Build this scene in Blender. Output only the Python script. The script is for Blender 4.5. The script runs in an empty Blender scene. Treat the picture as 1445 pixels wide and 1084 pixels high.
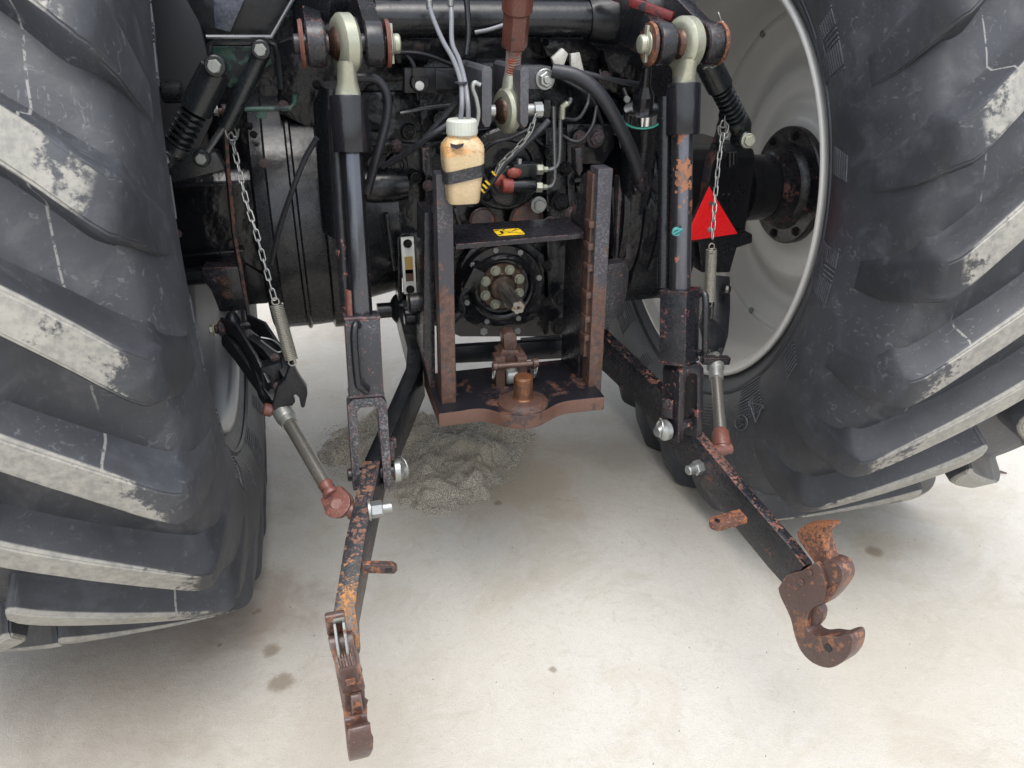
import bpy, bmesh, math, random
from mathutils import Vector, Matrix, noise
random.seed(7)
R = math.radians
V = Vector
S = bpy.context.scene
COL = S.collection

# ------------------------------------------------------------------ camera
CO = V((-0.39245, -1.87132, 1.31475))
CR = V((0.96617995, -0.25781408, 0.00531087))
CU = V((0.10922796, 0.42782375, 0.89723803))
CF = V((0.23359271, 0.8663133, -0.44151524))
CP = 1071.78
cd = bpy.data.cameras.new('camera'); cam = bpy.data.objects.new('camera', cd); COL.objects.link(cam)
cd.sensor_width = 36; cd.lens = CP / 1445 * 36; cd.clip_start = 0.02; cd.clip_end = 500
cam.matrix_world = Matrix(((CR.x, CU.x, -CF.x, CO.x), (CR.y, CU.y, -CF.y, CO.y), (CR.z, CU.z, -CF.z, CO.z), (0, 0, 0, 1)))
S.camera = cam
# ------------------------------------------------------------------ world, sun
w = bpy.data.worlds.new('World'); S.world = w; w.use_nodes = True
wn = w.node_tree; wn.nodes.clear()
SUN_EL, SUN_AZ = R(70), R(190)      # azimuth clockwise from +Y
sky = wn.nodes.new('ShaderNodeTexSky'); sky.sky_type = 'NISHITA'; sky.sun_disc = False
sky.sun_elevation = SUN_EL; sky.sun_rotation = SUN_AZ; sky.air_density = 1.0; sky.dust_density = 3.0; sky.ozone_density = 1.0
hs = wn.nodes.new('ShaderNodeHueSaturation'); hs.inputs['Saturation'].default_value = 0.33
bg = wn.nodes.new('ShaderNodeBackground'); bg.inputs['Strength'].default_value = 0.15
wo = wn.nodes.new('ShaderNodeOutputWorld')
wn.links.new(sky.outputs[0], hs.inputs['Color']); wn.links.new(hs.outputs[0], bg.inputs[0]); wn.links.new(bg.outputs[0], wo.inputs[0])
sd = bpy.data.lights.new('sun', 'SUN'); sd.energy = 0.5; sd.angle = R(50); sd.color = (1, .97, .92)
sun = bpy.data.objects.new('sun', sd); COL.objects.link(sun)
sv = V((math.sin(SUN_AZ) * math.cos(SUN_EL), math.cos(SUN_AZ) * math.cos(SUN_EL), math.sin(SUN_EL)))
sun.rotation_euler = sv.to_track_quat('Z', 'Y').to_euler(); sun.location = (-2, -4, 6)
S.view_settings.view_transform = 'Standard'; S.view_settings.look = 'None'
S.view_settings.exposure = 1.27; S.view_settings.gamma = 1
S.render.engine = 'CYCLES'

# ------------------------------------------------------------------ materials
MATS = {}
class NT:
    def __init__(s, name):
        s.m = bpy.data.materials.new(name); s.m.use_nodes = True; s.t = s.m.node_tree; s.t.nodes.clear()
        s.out = s.n('ShaderNodeOutputMaterial'); s.b = s.n('ShaderNodeBsdfPrincipled'); s.l(s.b.outputs[0], s.out.inputs[0])
        s.tc = s.n('ShaderNodeTexCoord'); s.co = s.tc.outputs['Object']
        MATS[name] = s.m
    def n(s, t, **k):
        x = s.t.nodes.new(t)
        for a, b in k.items(): setattr(x, a, b)
        return x
    def l(s, a, b): s.t.links.new(a, b)
    def set(s, sock, v):
        if isinstance(v, bpy.types.NodeSocket): s.l(v, sock)
        elif isinstance(v, (tuple, list)) and len(v) == 3 and sock.type == 'RGBA': sock.default_value = (*v, 1)
        else: sock.default_value = v
    def noise(s, scale, detail=4, rough=.6, co=None, dist=0):
        x = s.n('ShaderNodeTexNoise'); x.inputs['Scale'].default_value = scale; x.inputs['Detail'].default_value = detail
        x.inputs['Roughness'].default_value = rough; x.inputs['Distortion'].default_value = dist
        s.l(co or s.co, x.inputs['Vector']); return x.outputs['Fac']
    def ramp(s, v, a, b, lo=0., hi=1.):
        x = s.n('ShaderNodeMapRange'); x.interpolation_type = 'SMOOTHSTEP'
        s.l(v, x.inputs['Value']); x.inputs['From Min'].default_value = a; x.inputs['From Max'].default_value = b
        x.inputs['To Min'].default_value = lo; x.inputs['To Max'].default_value = hi; return x.outputs[0]
    def mix(s, f, a, b):
        x = s.n('ShaderNodeMix', data_type='RGBA'); s.set(x.inputs['Factor'], f); s.set(x.inputs['A'], a); s.set(x.inputs['B'], b)
        return x.outputs['Result']
    def math(s, op, a, b=0., c=0.):
        x = s.n('ShaderNodeMath', operation=op)
        for i, v in enumerate((a, b, c)): s.set(x.inputs[i], v)
        return x.outputs[0]
    def bump(s, h, st=.3, dist=.002, nrm=None):
        x = s.n('ShaderNodeBump'); x.inputs['Strength'].default_value = st; x.inputs['Distance'].default_value = dist
        s.l(h, x.inputs['Height'])
        if nrm: s.l(nrm, x.inputs['Normal'])
        return x.outputs[0]
    def randco(s):
        oi = s.n('ShaderNodeObjectInfo'); a = s.n('ShaderNodeVectorMath', operation='SCALE'); a.inputs[0].default_value = (7, 13, 5)
        s.l(oi.outputs['Random'], a.inputs['Scale']); b = s.n('ShaderNodeVectorMath', operation='ADD'); s.l(s.co, b.inputs[0]); s.l(a.outputs[0], b.inputs[1])
        s.co = b.outputs[0]
    def edge(s, rad=.003):
        bv = s.n('ShaderNodeBevel', samples=3); bv.inputs['Radius'].default_value = rad
        g = s.n('ShaderNodeNewGeometry'); d = s.n('ShaderNodeVectorMath', operation='DOT_PRODUCT')
        s.l(bv.outputs[0], d.inputs[0]); s.l(g.outputs['Normal'], d.inputs[1])
        return s.ramp(d.outputs['Value'], .985, .85)

def painted(name, base, rust=(.10, .035, .018), rust_lvl=.62, scale=22, rough=.3, edge=0, dust=.25, dustc=(.16, .16, .17), metal=0, bump=.25, rrough=.6, spec=.5, worn=0, bright=None, fine=0, zfade=None, top=0, yfade=None, topc=None, wave=.15):
    """paint or metal with noise-broken rust, fine speckle, dust and a slightly wavy skin"""
    t = NT(name); raw = t.co; t.randco()
    n1 = t.noise(scale, 6, .65, dist=.3); n2 = t.noise(scale * 4.5, 4, .6); n3 = t.noise(5, 3); nf = t.noise(170, 3, .65)
    m = t.math('ADD', t.math('MULTIPLY', n1, .60), t.math('MULTIPLY', n2, .45))
    if fine: m = t.math('MAXIMUM', m, t.math('ADD', t.math('ADD', nf, t.math('MULTIPLY', n3, .7)), rust_lvl - fine - .35))
    if edge: m = t.math('ADD', m, t.math('MULTIPLY', t.math('MULTIPLY', t.edge(), edge), t.ramp(n2, .38, .62)))
    sp = t.n('ShaderNodeSeparateXYZ'); t.l(raw, sp.inputs[0])
    if zfade: m = t.math('ADD', m, t.ramp(sp.outputs['Z'], zfade[0], zfade[1], zfade[2], zfade[3]))
    gn = t.n('ShaderNodeNewGeometry'); sn = t.n('ShaderNodeSeparateXYZ'); t.l(gn.outputs['True Normal'], sn.inputs[0]); isup = t.ramp(sn.outputs['Z'], .5, .75)
    if top: m = t.math('ADD', m, t.math('MULTIPLY', isup, top))
    mask = t.ramp(m, rust_lvl, rust_lvl + .03)
    rc = t.mix(t.ramp(n2, .35, .65), rust, tuple(min(1, c * 1.55) for c in rust)); rc = t.mix(t.ramp(nf, .5, .62, 0, .45), rc, tuple(c * .4 for c in rust))
    if bright: rc = t.mix(t.ramp(sp.outputs['Y'], yfade[0], yfade[1]) if yfade else t.ramp(n3, .48, .6), rc, t.mix(t.ramp(nf, .42, .6), bright, tuple(c * .5 for c in bright)))
    n4 = t.noise(260, 3); d = t.math('MULTIPLY', t.ramp(t.math('ADD', t.math('MULTIPLY', n4, .55), t.math('MULTIPLY', n3, .45)), .50, .64), dust)
    c = t.mix(d, base, dustc); c = t.mix(mask, c, rc)
    if topc: c = t.mix(t.math('MULTIPLY', isup, t.ramp(n1, .60, .52)), c, topc)
    if worn: c = t.mix(t.math('MULTIPLY', t.edge(.0045), t.ramp(n1, .42, .58, 0, worn)), c, (.26, .19, .16))
    t.l(c, t.b.inputs['Base Color'])
    rr = t.math('ADD', t.math('MULTIPLY', mask, rrough - rough), t.math('ADD', t.math('MULTIPLY', n2, .22), rough - .12))
    if topc: pass
    t.l(rr, t.b.inputs['Roughness']); t.b.inputs['Metallic'].default_value = metal
    t.b.inputs['Specular IOR Level'].default_value = spec
    nw = t.noise(26, 2, .5)
    h = t.math('ADD', t.math('MULTIPLY', n2, .35), t.math('MULTIPLY', mask, -.5)); h = t.math('ADD', h, t.math('MULTIPLY', nf, .35))
    b1 = t.bump(h, bump, .0014); b2 = t.bump(nw, min(1, bump * .9 + wave * (1 if bump > .12 else 0)), .006, b1)
    t.l(b2, t.b.inputs['Normal'])
    return t.m

BLACK = painted('gloss_black_paint', (.007, .008, .010), rust=(.09,.04,.03), rust_lvl=.70, rough=.27, dust=.12, dustc=(.06,.065,.075), bump=.2, wave=.0)
BLACK2 = painted('dirty_black_paint', (.006, .007, .009), rust_lvl=.68, rough=.32, dust=.25, dustc=(.035,.037,.043), spec=.4)
CAST = painted('black_casting', (.0065, .007, .009), rust=(.045,.027,.024), rust_lvl=.68, rough=.22, dust=.16, dustc=(.045,.045,.05), bump=.6, scale=30, spec=.42)
CHIP = painted('chipped_black_paint', (.010, .011, .014), rust=(.13, .05, .04), rust_lvl=.64, rough=.30, edge=.16, dust=.35, dustc=(.07,.07,.08), scale=30, fine=.68)
GREY = painted('worn_grey_black_paint', (.028, .029, .034), rust=(.16, .065, .055), rust_lvl=.62, rough=.34, edge=.2, dust=.9, dustc=(.17,.17,.18), scale=38, fine=.66)
POST = painted('worn_post_paint', (.035, .035, .042), rust=(.070, .038, .028), rust_lvl=.545, rough=.36, edge=.14, dust=.8, scale=20, rrough=.40, dustc=(.12,.12,.135), zfade=(.20, .38, .10, -.06), fine=.62)
BROWN = painted('brown_oiled_rust', (.066, .036, .027), rust=(.03, .018, .017), rust_lvl=.56, rough=.36, dust=.3, scale=18, rrough=.4, dustc=(.22, .12, .09))
LINK = painted('chipped_link_paint', (.009, .010, .013), rust=(.12, .05, .032), rust_lvl=.635, rough=.30, edge=.15, dust=.4, dustc=(.08,.08,.09), scale=34, fine=.70, top=.07)
ORANGE = painted('orange_rust', (.23, .085, .035), rust=(.07, .033, .025), rust_lvl=.535, rough=.6, dust=.4, scale=34, dustc=(.36, .17, .08), bump=.6, fine=.55)
REDROD = painted('red_brown_primer', (.14, .052, .04), rust=(.06, .028, .024), rust_lvl=.58, rough=.4, dust=.5, dustc=(.26, .15, .12), rrough=.5)
TOPLINK = painted('dark_red_oxide', (.10, .036, .027), rust=(.025, .02, .02), rust_lvl=.6, rough=.34, dust=.3, dustc=(.3, .13, .1))
ZINC = painted('yellowed_zinc', (.36, .37, .29), rust=(.12, .09, .06), rust_lvl=.66, rough=.38, dust=.4, dustc=(.55, .52, .38), metal=.55, bump=.15)
BZINC = painted('bright_zinc', (.33, .34, .33), rust=(.25, .22, .15), rust_lvl=.68, rough=.34, dust=.3, dustc=(.5, .5, .45), metal=.75, bump=.12)
DZINC = painted('dull_zinc', (.30, .31, .29), rust=(.12, .06, .035), rust_lvl=.62, rough=.45, dust=.4, metal=.6, bump=.2)
CHROME = painted('chrome', (.75, .76, .78), rust_lvl=.9, rough=.16, dust=.0, metal=1, bump=.02)
STEEL = painted('worn_steel_rod', (.23, .24, .26), rust=(.30, .10, .05), rust_lvl=.64, rough=.33, dust=.3, dustc=(.05, .05, .06), metal=.7, scale=12, bump=.1)
BRONZE = painted('bronze_ball', (.09, .055, .04), rust=(.12, .06, .04), rust_lvl=.6, rough=.28, metal=.8, bump=.08)
PLASTIC = painted('black_plastic', (.010, .010, .013), rust_lvl=.95, rough=.22, dust=.12, dustc=(.06,.06,.07), bump=.04)
HOSE = painted('rubber_hose', (.022, .023, .028), rust_lvl=.95, rough=.45, dust=.5, dustc=(.08, .085, .1), bump=.15)
TUBEG = painted('grey_plastic_tube', (.16, .165, .18), rust_lvl=.95, rough=.3, dust=.2, bump=.03)
GREEN = painted('dark_green_paint', (.012, .055, .035), rust=(.01, .011, .014), rust_lvl=.55, rough=.4, dust=.3, scale=14)
REDP = painted('red_paint', (.38, .03, .03), rust=(.06, .03, .03), rust_lvl=.63, rough=.35, dust=.2, dustc=(.4, .15, .12))
REFL = painted('red_reflector', (.75, .012, .015), rust_lvl=.9, rough=.3, dust=.1, dustc=(.7, .1, .1), bump=.05)
YEL = painted('yellow_sticker', (.75, .50, .02), rust=(.012, .012, .012), rust_lvl=.605, rough=.5, dust=.2, dustc=(.4, .3, .1), bump=.05, scale=40)
CREAM = painted('yellowed_bottle_plastic', (.50, .38, .225), rust=(.42, .24, .10), rust_lvl=.64, rough=.30, dust=.5, dustc=(.66, .54, .34), zfade=(.075,.088,0,.16), fine=.72, scale=14, bump=.05, rrough=.4)
CREAML = painted('bottle_fluid_level', (.70, .55, .28), rust_lvl=.9, rough=.35, bump=.03)
CAPW = painted('white_plastic_cap', (.50, .52, .46), rust=(.2, .2, .16), rust_lvl=.66, rough=.45, dust=.3, dustc=(.35, .33, .2))
ALU = painted('pale_sight_plate', (.62, .63, .60), rust_lvl=.8, rough=.4, bump=.03, metal=.2)
AMBER = painted('amber_oil', (.35, .24, .08), rust_lvl=.9, rough=.12, bump=.0)
DKOIL = painted('dark_oil', (.09, .05, .03), rust_lvl=.9, rough=.12, bump=.0)
SILVER = painted('silver_rim_paint', (.66, .65, .62), rust=(.16, .12, .08), rust_lvl=.76, rough=.36, dust=.25, dustc=(.58, .53, .44), metal=.12, scale=45, bump=.05)
SILVER_SHADED = painted('shaded_rim_paint', (.22, .22, .22), rust_lvl=.76, rough=.38, dust=.3, dustc=(.12,.12,.12), metal=.5, scale=45, bump=.05)  # darker copy of the silver paint: the left rim's shade put into its colour
CAPGR = painted('white_socket_cap', (.6, .6, .58), rust_lvl=.9, rough=.4, bump=.02)

def rubber(name, lug):
    t = NT(name); base = t.co; sep = t.n('ShaderNodeSeparateXYZ'); t.l(base, sep.inputs[0])
    if lug: t.randco()
    n1 = t.noise(3.2, 4, .6); n2 = t.noise(14, 5, .65, dist=.6); n3 = t.noise(90, 4, .65); n4 = t.noise(260, 2)
    c = t.mix(t.ramp(n1, .35, .65), (.024, .0255, .030), (.045, .048, .056))
    c = t.mix(t.math('MULTIPLY', t.ramp(n2, .50, .72), .24), c, (.12, .127, .145)); ns = t.noise(30, 4, .7, dist=2.5); c = t.mix(t.math('MULTIPLY', t.math('MULTIPLY', t.ramp(ns, .60, .64), t.ramp(n1, .45, .6)), .35), c, (.20, .205, .22))
    c = t.mix(t.math('MULTIPLY', t.ramp(n3, .58, .75), .25), c, (.14, .14, .15))
    # moulding seam with flakes of dry mud, running round the tread
    sx = t.math('ABSOLUTE', sep.outputs['X'])
    wob = t.math('ADD', sx, t.math('MULTIPLY', n1, .018))
    d = t.math('ABSOLUTE', t.math('SUBTRACT', wob, .240))
    seam = t.math('MULTIPLY', t.ramp(d, .0022, .0008), t.ramp(n3, .40, .50))
    c = t.mix(t.math('MULTIPLY', t.math('MULTIPLY', seam, .55), t.ramp(n1, .46, .54)), c, (.42, .41, .38))
    rough = .5
    if lug:
        r = t.math('SQRT', t.math('ADD', t.math('MULTIPLY', sep.outputs['Y'], sep.outputs['Y']), t.math('MULTIPLY', sep.outputs['Z'], sep.outputs['Z'])))
        top = t.ramp(r, .9150, .9180)
        lim = t.math('ADD', t.math('MULTIPLY', sx, 1.0), t.math('MULTIPLY', t.math('SUBTRACT', n2, .5), .46))
        lim = t.math('ADD', lim, t.math('MULTIPLY', t.math('SUBTRACT', n3, .5), .22))
        m = t.math('MULTIPLY', t.math('MAXIMUM', t.ramp(lim, .305, .245), t.ramp(lim, .34, .2, 0, .22)), top)
        m = t.math('MULTIPLY', m, .93)
        mud = t.mix(t.ramp(n3, .35, .65), (.31, .30, .265), (.22, .215, .195))
        mud = t.mix(t.math('MULTIPLY', t.ramp(n2, .45, .62), .5), mud, (.38, .365, .32))
        c = t.mix(m, c, mud)
    else:
        r = t.math('SQRT', t.math('ADD', t.math('MULTIPLY', sep.outputs['Y'], sep.outputs['Y']), t.math('MULTIPLY', sep.outputs['Z'], sep.outputs['Z'])))
        c = t.mix(t.math('MULTIPLY', t.ramp(r, .835, .86), t.ramp(n2, .45, .7, .0, .16)), c, (.15, .14, .125))
    t.l(c, t.b.inputs['Base Color'])
    rr = t.math('ADD', t.math('MULTIPLY', n2, .3), .36); t.l(rr, t.b.inputs['Roughness'])
    h = t.math('ADD', t.math('MULTIPLY', n3, .5), t.math('MULTIPLY', n2, .8)); h = t.math('ADD', h, t.math('MULTIPLY', n4, .15))
    t.l(t.bump(h, .28, .003), t.b.inputs['Normal'])
    return t.m
RIBRUB = painted('scuffed_rib_rubber', (.075, .078, .09), rust=(.05,.052,.06), rust_lvl=.55, rough=.6, dust=.6, dustc=(.16,.165,.18))
RUBBER = rubber('tyre_rubber', False); LUGRUB = rubber('tread_lug_rubber', True)

def concrete():
    t = NT('pale_concrete'); co = t.co
    n1 = t.noise(.9, 5, .6, dist=.4); n2 = t.noise(4.5, 6, .68, dist=.6); n3 = t.noise(38, 5, .7); n4 = t.noise(330, 3, .7); n5 = t.noise(120, 3)
    c = t.mix(t.ramp(n1, .35, .65), (.475, .447, .392), (.545, .525, .478))
    c = t.mix(t.math('MULTIPLY', t.ramp(n2, .5, .72), .45), c, (.42, .385, .32))
    c = t.mix(t.math('MULTIPLY', t.ramp(n3, .5, .7), .22), c, (.62, .61, .57))
    c = t.mix(t.math('MULTIPLY', t.ramp(n4, .48, .70), .42), c, (.34, .315, .265)); c = t.mix(t.math('MULTIPLY', t.ramp(t.noise(70, 5, .75, dist=1.2), .52, .66), .28), c, (.36, .335, .285))
    c = t.mix(t.math('MULTIPLY', t.ramp(n5, .68, .74), .55), c, (.25, .22, .17))
    def spot(x, y, r, col, amt, wob=.5, soft=.35, e=1):
        nonlocal c
        m = t.n('ShaderNodeVectorMath', operation='SUBTRACT'); t.l(co, m.inputs[0]); m.inputs[1].default_value = (x, y, 0)
        s_ = t.n('ShaderNodeVectorMath', operation='MULTIPLY'); t.l(m.outputs[0], s_.inputs[0]); s_.inputs[1].default_value = (1, e, 0)
        ln = t.n('ShaderNodeVectorMath', operation='LENGTH'); t.l(s_.outputs[0], ln.inputs[0])
        d = t.math('ADD', t.math('DIVIDE', ln.outputs['Value'], r), t.math('MULTIPLY', t.math('SUBTRACT', n2 if r > .1 else n3, .5), wob))
        c = t.mix(t.math('MULTIPLY', t.ramp(d, 1., 1. - soft), amt), c, col)
    n6 = t.noise(2.2, 5, .7, dist=1.0); c = t.mix(t.math('MULTIPLY', t.ramp(n6, .50, .64), .38), c, (.40, .35, .27)); n7 = t.noise(11, 5, .75, dist=1.5); c = t.mix(t.math('MULTIPLY', t.ramp(n7, .54, .68), .28), c, (.36, .33, .275))
    spot(-.85, -.50, .46, (.26, .205, .155), .52, 1.6, .9); spot(-.62, -.36, .24, (.24, .18, .135), .6, 1.5, .9); spot(-.45, -.75, .3, (.36, .30, .23), .4, 1.6, .9)
    spot(.15, .05, .38, (.33, .26, .17), .65, 1.6, .8)
    spot(-.03, .80, .10, (.40, .33, .22), .5, 1., .6, .5); spot(.50, .12, .17, (.33, .29, .23), .6, 1.4, .8); spot(.38, .2, .09, (.33, .29, .23), .35, 1., .8)
    spot(1.02, -.51, .10, (.33, .28, .20), .5, 1.2, .8); spot(.75, -.85, .35, (.42, .385, .32), .4, 1.5, .9)
    for x, y, r in ((-.585, -.487, .026), (-.565, -.587, .036), (-.617, -.347, .011), (-.628, -.352, .007), (.057, -.056, .018), (.02, -.703, .013), (.99, -.53, .03), (-.70, -.44, .008)):
        spot(x, y, r, (.20, .155, .105), .72, 1.1, .6)
    t.l(c, t.b.inputs['Base Color']); t.b.inputs['Roughness'].default_value = .82
    h = t.math('ADD', t.math('MULTIPLY', n4, .5), t.math('MULTIPLY', n3, 1.0))
    t.l(t.bump(h, .6, .004), t.b.inputs['Normal']); return t.m
CONC = concrete()
def sandmat():
    t = NT('grey_sand'); n = t.noise(420, 2, .7); n2 = t.noise(8, 4); n3 = t.noise(150, 3)
    c = t.mix(t.ramp(n, .40, .60), (.15, .137, .115), (.70, .64, .52)); c = t.mix(t.math('MULTIPLY', t.ramp(n3, .5, .66), .35), c, (.14, .125, .105))
    c = t.mix(t.math('MULTIPLY', t.ramp(n2, .45, .65), .4), c, (.44, .385, .28))
    t.l(c, t.b.inputs['Base Color']); t.b.inputs['Roughness'].default_value = .95
    t.l(t.bump(t.math('ADD', n, n3), .8, .004), t.b.inputs['Normal']); return t.m
SAND = sandmat()
GRITM = painted('dark_grit', (.12, .10, .08), rust_lvl=.9, rough=.8, dust=.3)

# ------------------------------------------------------------------ geometry helpers
def at(px, py, Y=None, X=None, Z=None):
    d = CF + CR * ((px - 722.5) / CP) - CU * ((py - 542) / CP)
    if Y is not None: k = (Y - CO.y) / d.y
    elif X is not None: k = (X - CO.x) / d.x
    else: k = (Z - CO.z) / d.z
    return CO + d * k
def ppm(p): return CP / ((V(p) - CO).dot(CF))       # pixels per metre there
def frame(d):
    d = V(d).normalized(); a = V((0, 0, 1)) if abs(d.z) < .9 else V((0, 1, 0))
    u = d.cross(a).normalized(); return u, d.cross(u).normalized() * -1
def smooth(pts, k=6):
    P = [V(p) for p in pts]
    if len(P) < 3: return P
    Q = [P[0] * 2 - P[1]] + P + [P[-1] * 2 - P[-2]]; o = []
    for i in range(1, len(Q) - 2):
        for j in range(k):
            t = j / k; a, b, c, d = Q[i - 1:i + 3]
            o.append(.5 * ((2 * b) + (c - a) * t + (2 * a - 5 * b + 4 * c - d) * t * t + (3 * b - a - 3 * c + d) * t ** 3))
    return o + [P[-1]]
class MB:
    def __init__(s): s.v = []; s.f = []
    def add(s, v, f):
        o = len(s.v); s.v += [V(x) for x in v]; s.f += [tuple(i + o for i in q) for q in f]; return s
    def prism(s, pts, off):
        n = len(pts); off = V(off); p = [V(x) for x in pts]
        return s.add(p + [x + off for x in p], [tuple(range(n))[::-1], tuple(range(n, 2 * n))] + [(i, (i + 1) % n, n + (i + 1) % n, n + i) for i in range(n)])
    def box(s, c, sx, sy, sz, M=None):
        M = M or Matrix.Identity(3); c = V(c); q = [c + M @ V((a * sx / 2, b * sy / 2, d * sz / 2)) for d in (-1, 1) for a, b in ((-1, -1), (1, -1), (1, 1), (-1, 1))]
        return s.add(q, [(3, 2, 1, 0), (4, 5, 6, 7), (0, 1, 5, 4), (1, 2, 6, 5), (2, 3, 7, 6), (3, 0, 4, 7)])
    def lathe(s, a, d, prof, n=32, caps=True):
        a = V(a); d = V(d).normalized(); u, w_ = frame(d); v = []; f = []
        for t, r in prof:
            for i in range(n):
                th = 2 * math.pi * i / n; v.append(a + d * t + (u * math.cos(th) + w_ * math.sin(th)) * r)
        m = len(prof)
        for j in range(m - 1):
            for i in range(n): f.append((j * n + i, j * n + (i + 1) % n, (j + 1) * n + (i + 1) % n, (j + 1) * n + i))
        if caps:
            if prof[0][1] > 1e-5: f.append(tuple(range(n))[::-1])
            if prof[-1][1] > 1e-5: f.append(tuple(range((m - 1) * n, m * n)))
        return s.add(v, f)
    def cyl(s, a, b, r, r2=None, n=24, ch=0):
        a = V(a); b = V(b); L = (b - a).length; r2 = r if r2 is None else r2
        pr = [(0, r), (L, r2)] if not ch else [(0, r - ch), (ch, r), (L - ch, r2), (L, r2 - ch)]
        return s.lathe(a, b - a, pr, n)
    def tube(s, pts, r, n=8, closed=False, sq=None):
        P = [V(p) for p in pts]; m = len(P); v = []; f = []; prev = None
        for i in range(m):
            if closed: t = P[(i + 1) % m] - P[i - 1]
            else: t = P[min(i + 1, m - 1)] - P[max(i - 1, 0)]
            t.normalize()
            if prev is None: u, _ = frame(t)
            else:
                u = prev - t * prev.dot(t); u.normalize()
            prev = u; w_ = t.cross(u); rr = r[i] if isinstance(r, (list, tuple)) else r
            for k in range(n):
                th = 2 * math.pi * k / n; v.append(P[i] + (u * math.cos(th) + w_ * math.sin(th)) * rr)
        for i in range(m if closed else m - 1):
            j = (i + 1) % m
            for k in range(n): f.append((i * n + k, i * n + (k + 1) % n, j * n + (k + 1) % n, j * n + k))
        if not closed: f += [tuple(range(n))[::-1], tuple(range((m - 1) * n, m * n))]
        return s.add(v, f)
    def bar(s, pts, w_, h, side=None, top=True):
        """rectangular section along pts; pts lie on the top face's centre line"""
        P = [V(p) for p in pts]; m = len(P); v = []; f = []
        for i in range(m):
            t = (P[min(i + 1, m - 1)] - P[max(i - 1, 0)]).normalized()
            sd_ = V(side) if side else t.cross(V((0, 0, 1)))
            sd_ = (sd_ - t * sd_.dot(t)).normalized(); up = sd_.cross(t).normalized()
            if up.z < 0 and not side: up = -up
            ww = w_[i] if isinstance(w_, (list, tuple)) else w_; hh = h[i] if isinstance(h, (list, tuple)) else h
            o = 0 if top else hh / 2
            v += [P[i] + sd_ * ww / 2 + up * o, P[i] - sd_ * ww / 2 + up * o, P[i] - sd_ * ww / 2 - up * (hh - o), P[i] + sd_ * ww / 2 - up * (hh - o)]
        for i in range(m - 1):
            for k in range(4): f.append((i * 4 + k, i * 4 + (k + 1) % 4, i * 4 + 4 + (k + 1) % 4, i * 4 + 4 + k))
        return s.add(v, f + [(3, 2, 1, 0), tuple(range((m - 1) * 4, m * 4))])
    def sphere(s, c, r, n=20, m=12, sc=(1, 1, 1)):
        pr = [(-r * math.cos(math.pi * i / m), max(1e-6, r * math.sin(math.pi * i / m))) for i in range(m + 1)]
        o = len(s.v); s.lathe(V((0, 0, 0)), (0, 0, 1), pr, n, False)
        for i in range(o, len(s.v)): x = s.v[i]; s.v[i] = V(c) + V((x.x * sc[0], x.y * sc[1], x.z * sc[2]))
        return s
    def mesh(s, name, mat, origin=V((0, 0, 0)), bevel=0, ang=34, seg=2, flat=False):
        me = bpy.data.meshes.new(name); me.from_pydata([tuple(x - origin) for x in s.v], [], s.f)
        bm = bmesh.new(); bm.from_mesh(me); bmesh.ops.remove_doubles(bm, verts=bm.verts, dist=1e-6); bmesh.ops.recalc_face_normals(bm, faces=bm.faces)
        if bevel:
            es = [e for e in bm.edges if len(e.link_faces) == 2 and e.calc_face_angle(0) > R(38)]
            bmesh.ops.bevel(bm, geom=es, offset=bevel, segments=seg, affect='EDGES', clamp_overlap=True, profile=.6)
        for f in bm.faces: f.smooth = not flat
        for e in bm.edges:
            if len(e.link_faces) != 2 or e.calc_face_angle(0) > R(ang): e.smooth = False
        bm.to_mesh(me); bm.free(); me.materials.append(mat); return me
WL = {}
def thing(name, label, cat, loc, group=None):
    o = bpy.data.objects.new(name, None); COL.objects.link(o); o.location = loc; o.empty_display_size = .05
    o['label'] = label; o['category'] = cat; WL[o.name] = V(loc)
    if group: o['group'] = group
    return o
def part(name, mb, mat, parent, label=None, bevel=0, ang=34, kind=None, seg=2, flat=False):
    org = WL[parent.name]; me = mb.mesh(name, mat, org, bevel, ang, seg, flat)
    o = bpy.data.objects.new(name, me); COL.objects.link(o); o.parent = parent; WL[o.name] = org.copy()
    if label: o['label'] = label
    if kind: o['kind'] = kind
    return o
def inst(name, me, parent, p, rot=None, scale=None):
    """another object on a shared mesh, at world point p"""
    o = bpy.data.objects.new(name, me); COL.objects.link(o); o.parent = parent; o.location = V(p) - WL[parent.name]
    if rot is not None: o.rotation_euler = rot.to_euler()
    if scale: o.scale = (scale,) * 3 if not isinstance(scale, tuple) else scale
    WL[o.name] = V(p); return o
def rotz(d, spin=0): return (V(d).normalized().to_track_quat('Z', 'Y').to_matrix() @ Matrix.Rotation(spin, 3, 'Z'))
def boltmesh(name, mat, washer=True, stud=True):
    m = MB()
    if washer: m.lathe((0, 0, 0), (0, 0, 1), [(0, 1.3), (.16, 1.3), (.22, 1.22)], 20)
    z = .2 if washer else 0
    m.lathe((0, 0, z), (0, 0, 1), [(0, 1), (.62, 1), (.75, .86)], 6)
    if stud: m.lathe((0, 0, z), (0, 0, 1), [(0, .5), (.95, .5), (1.05, .42)], 12)
    else: m.lathe((0, 0, z + .74), (0, 0, 1), [(0, .84), (.03, .80)], 18)
    return m.mesh(name, mat, ang=30)
BM = {k: boltmesh('hex_bolt', m, *a) for k, (m, a) in dict(black=(CAST, (True, True)), blackh=(BLACK, (True, False)), zinc=(ZINC, (True, False)), bz=(BZINC, (True, True)), bzh=(BZINC, (True, False)), dz=(DZINC, (False, False)), grey=(GREY, (True, True)), rust=(BROWN, (True, True))).items()}
def bolt(parent, p, d=(0, -1, 0), r=.01, kind='black'):
    return inst('hex_bolt', BM[kind], parent, p, rotz(d, random.random() * 1.0), r)
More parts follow.
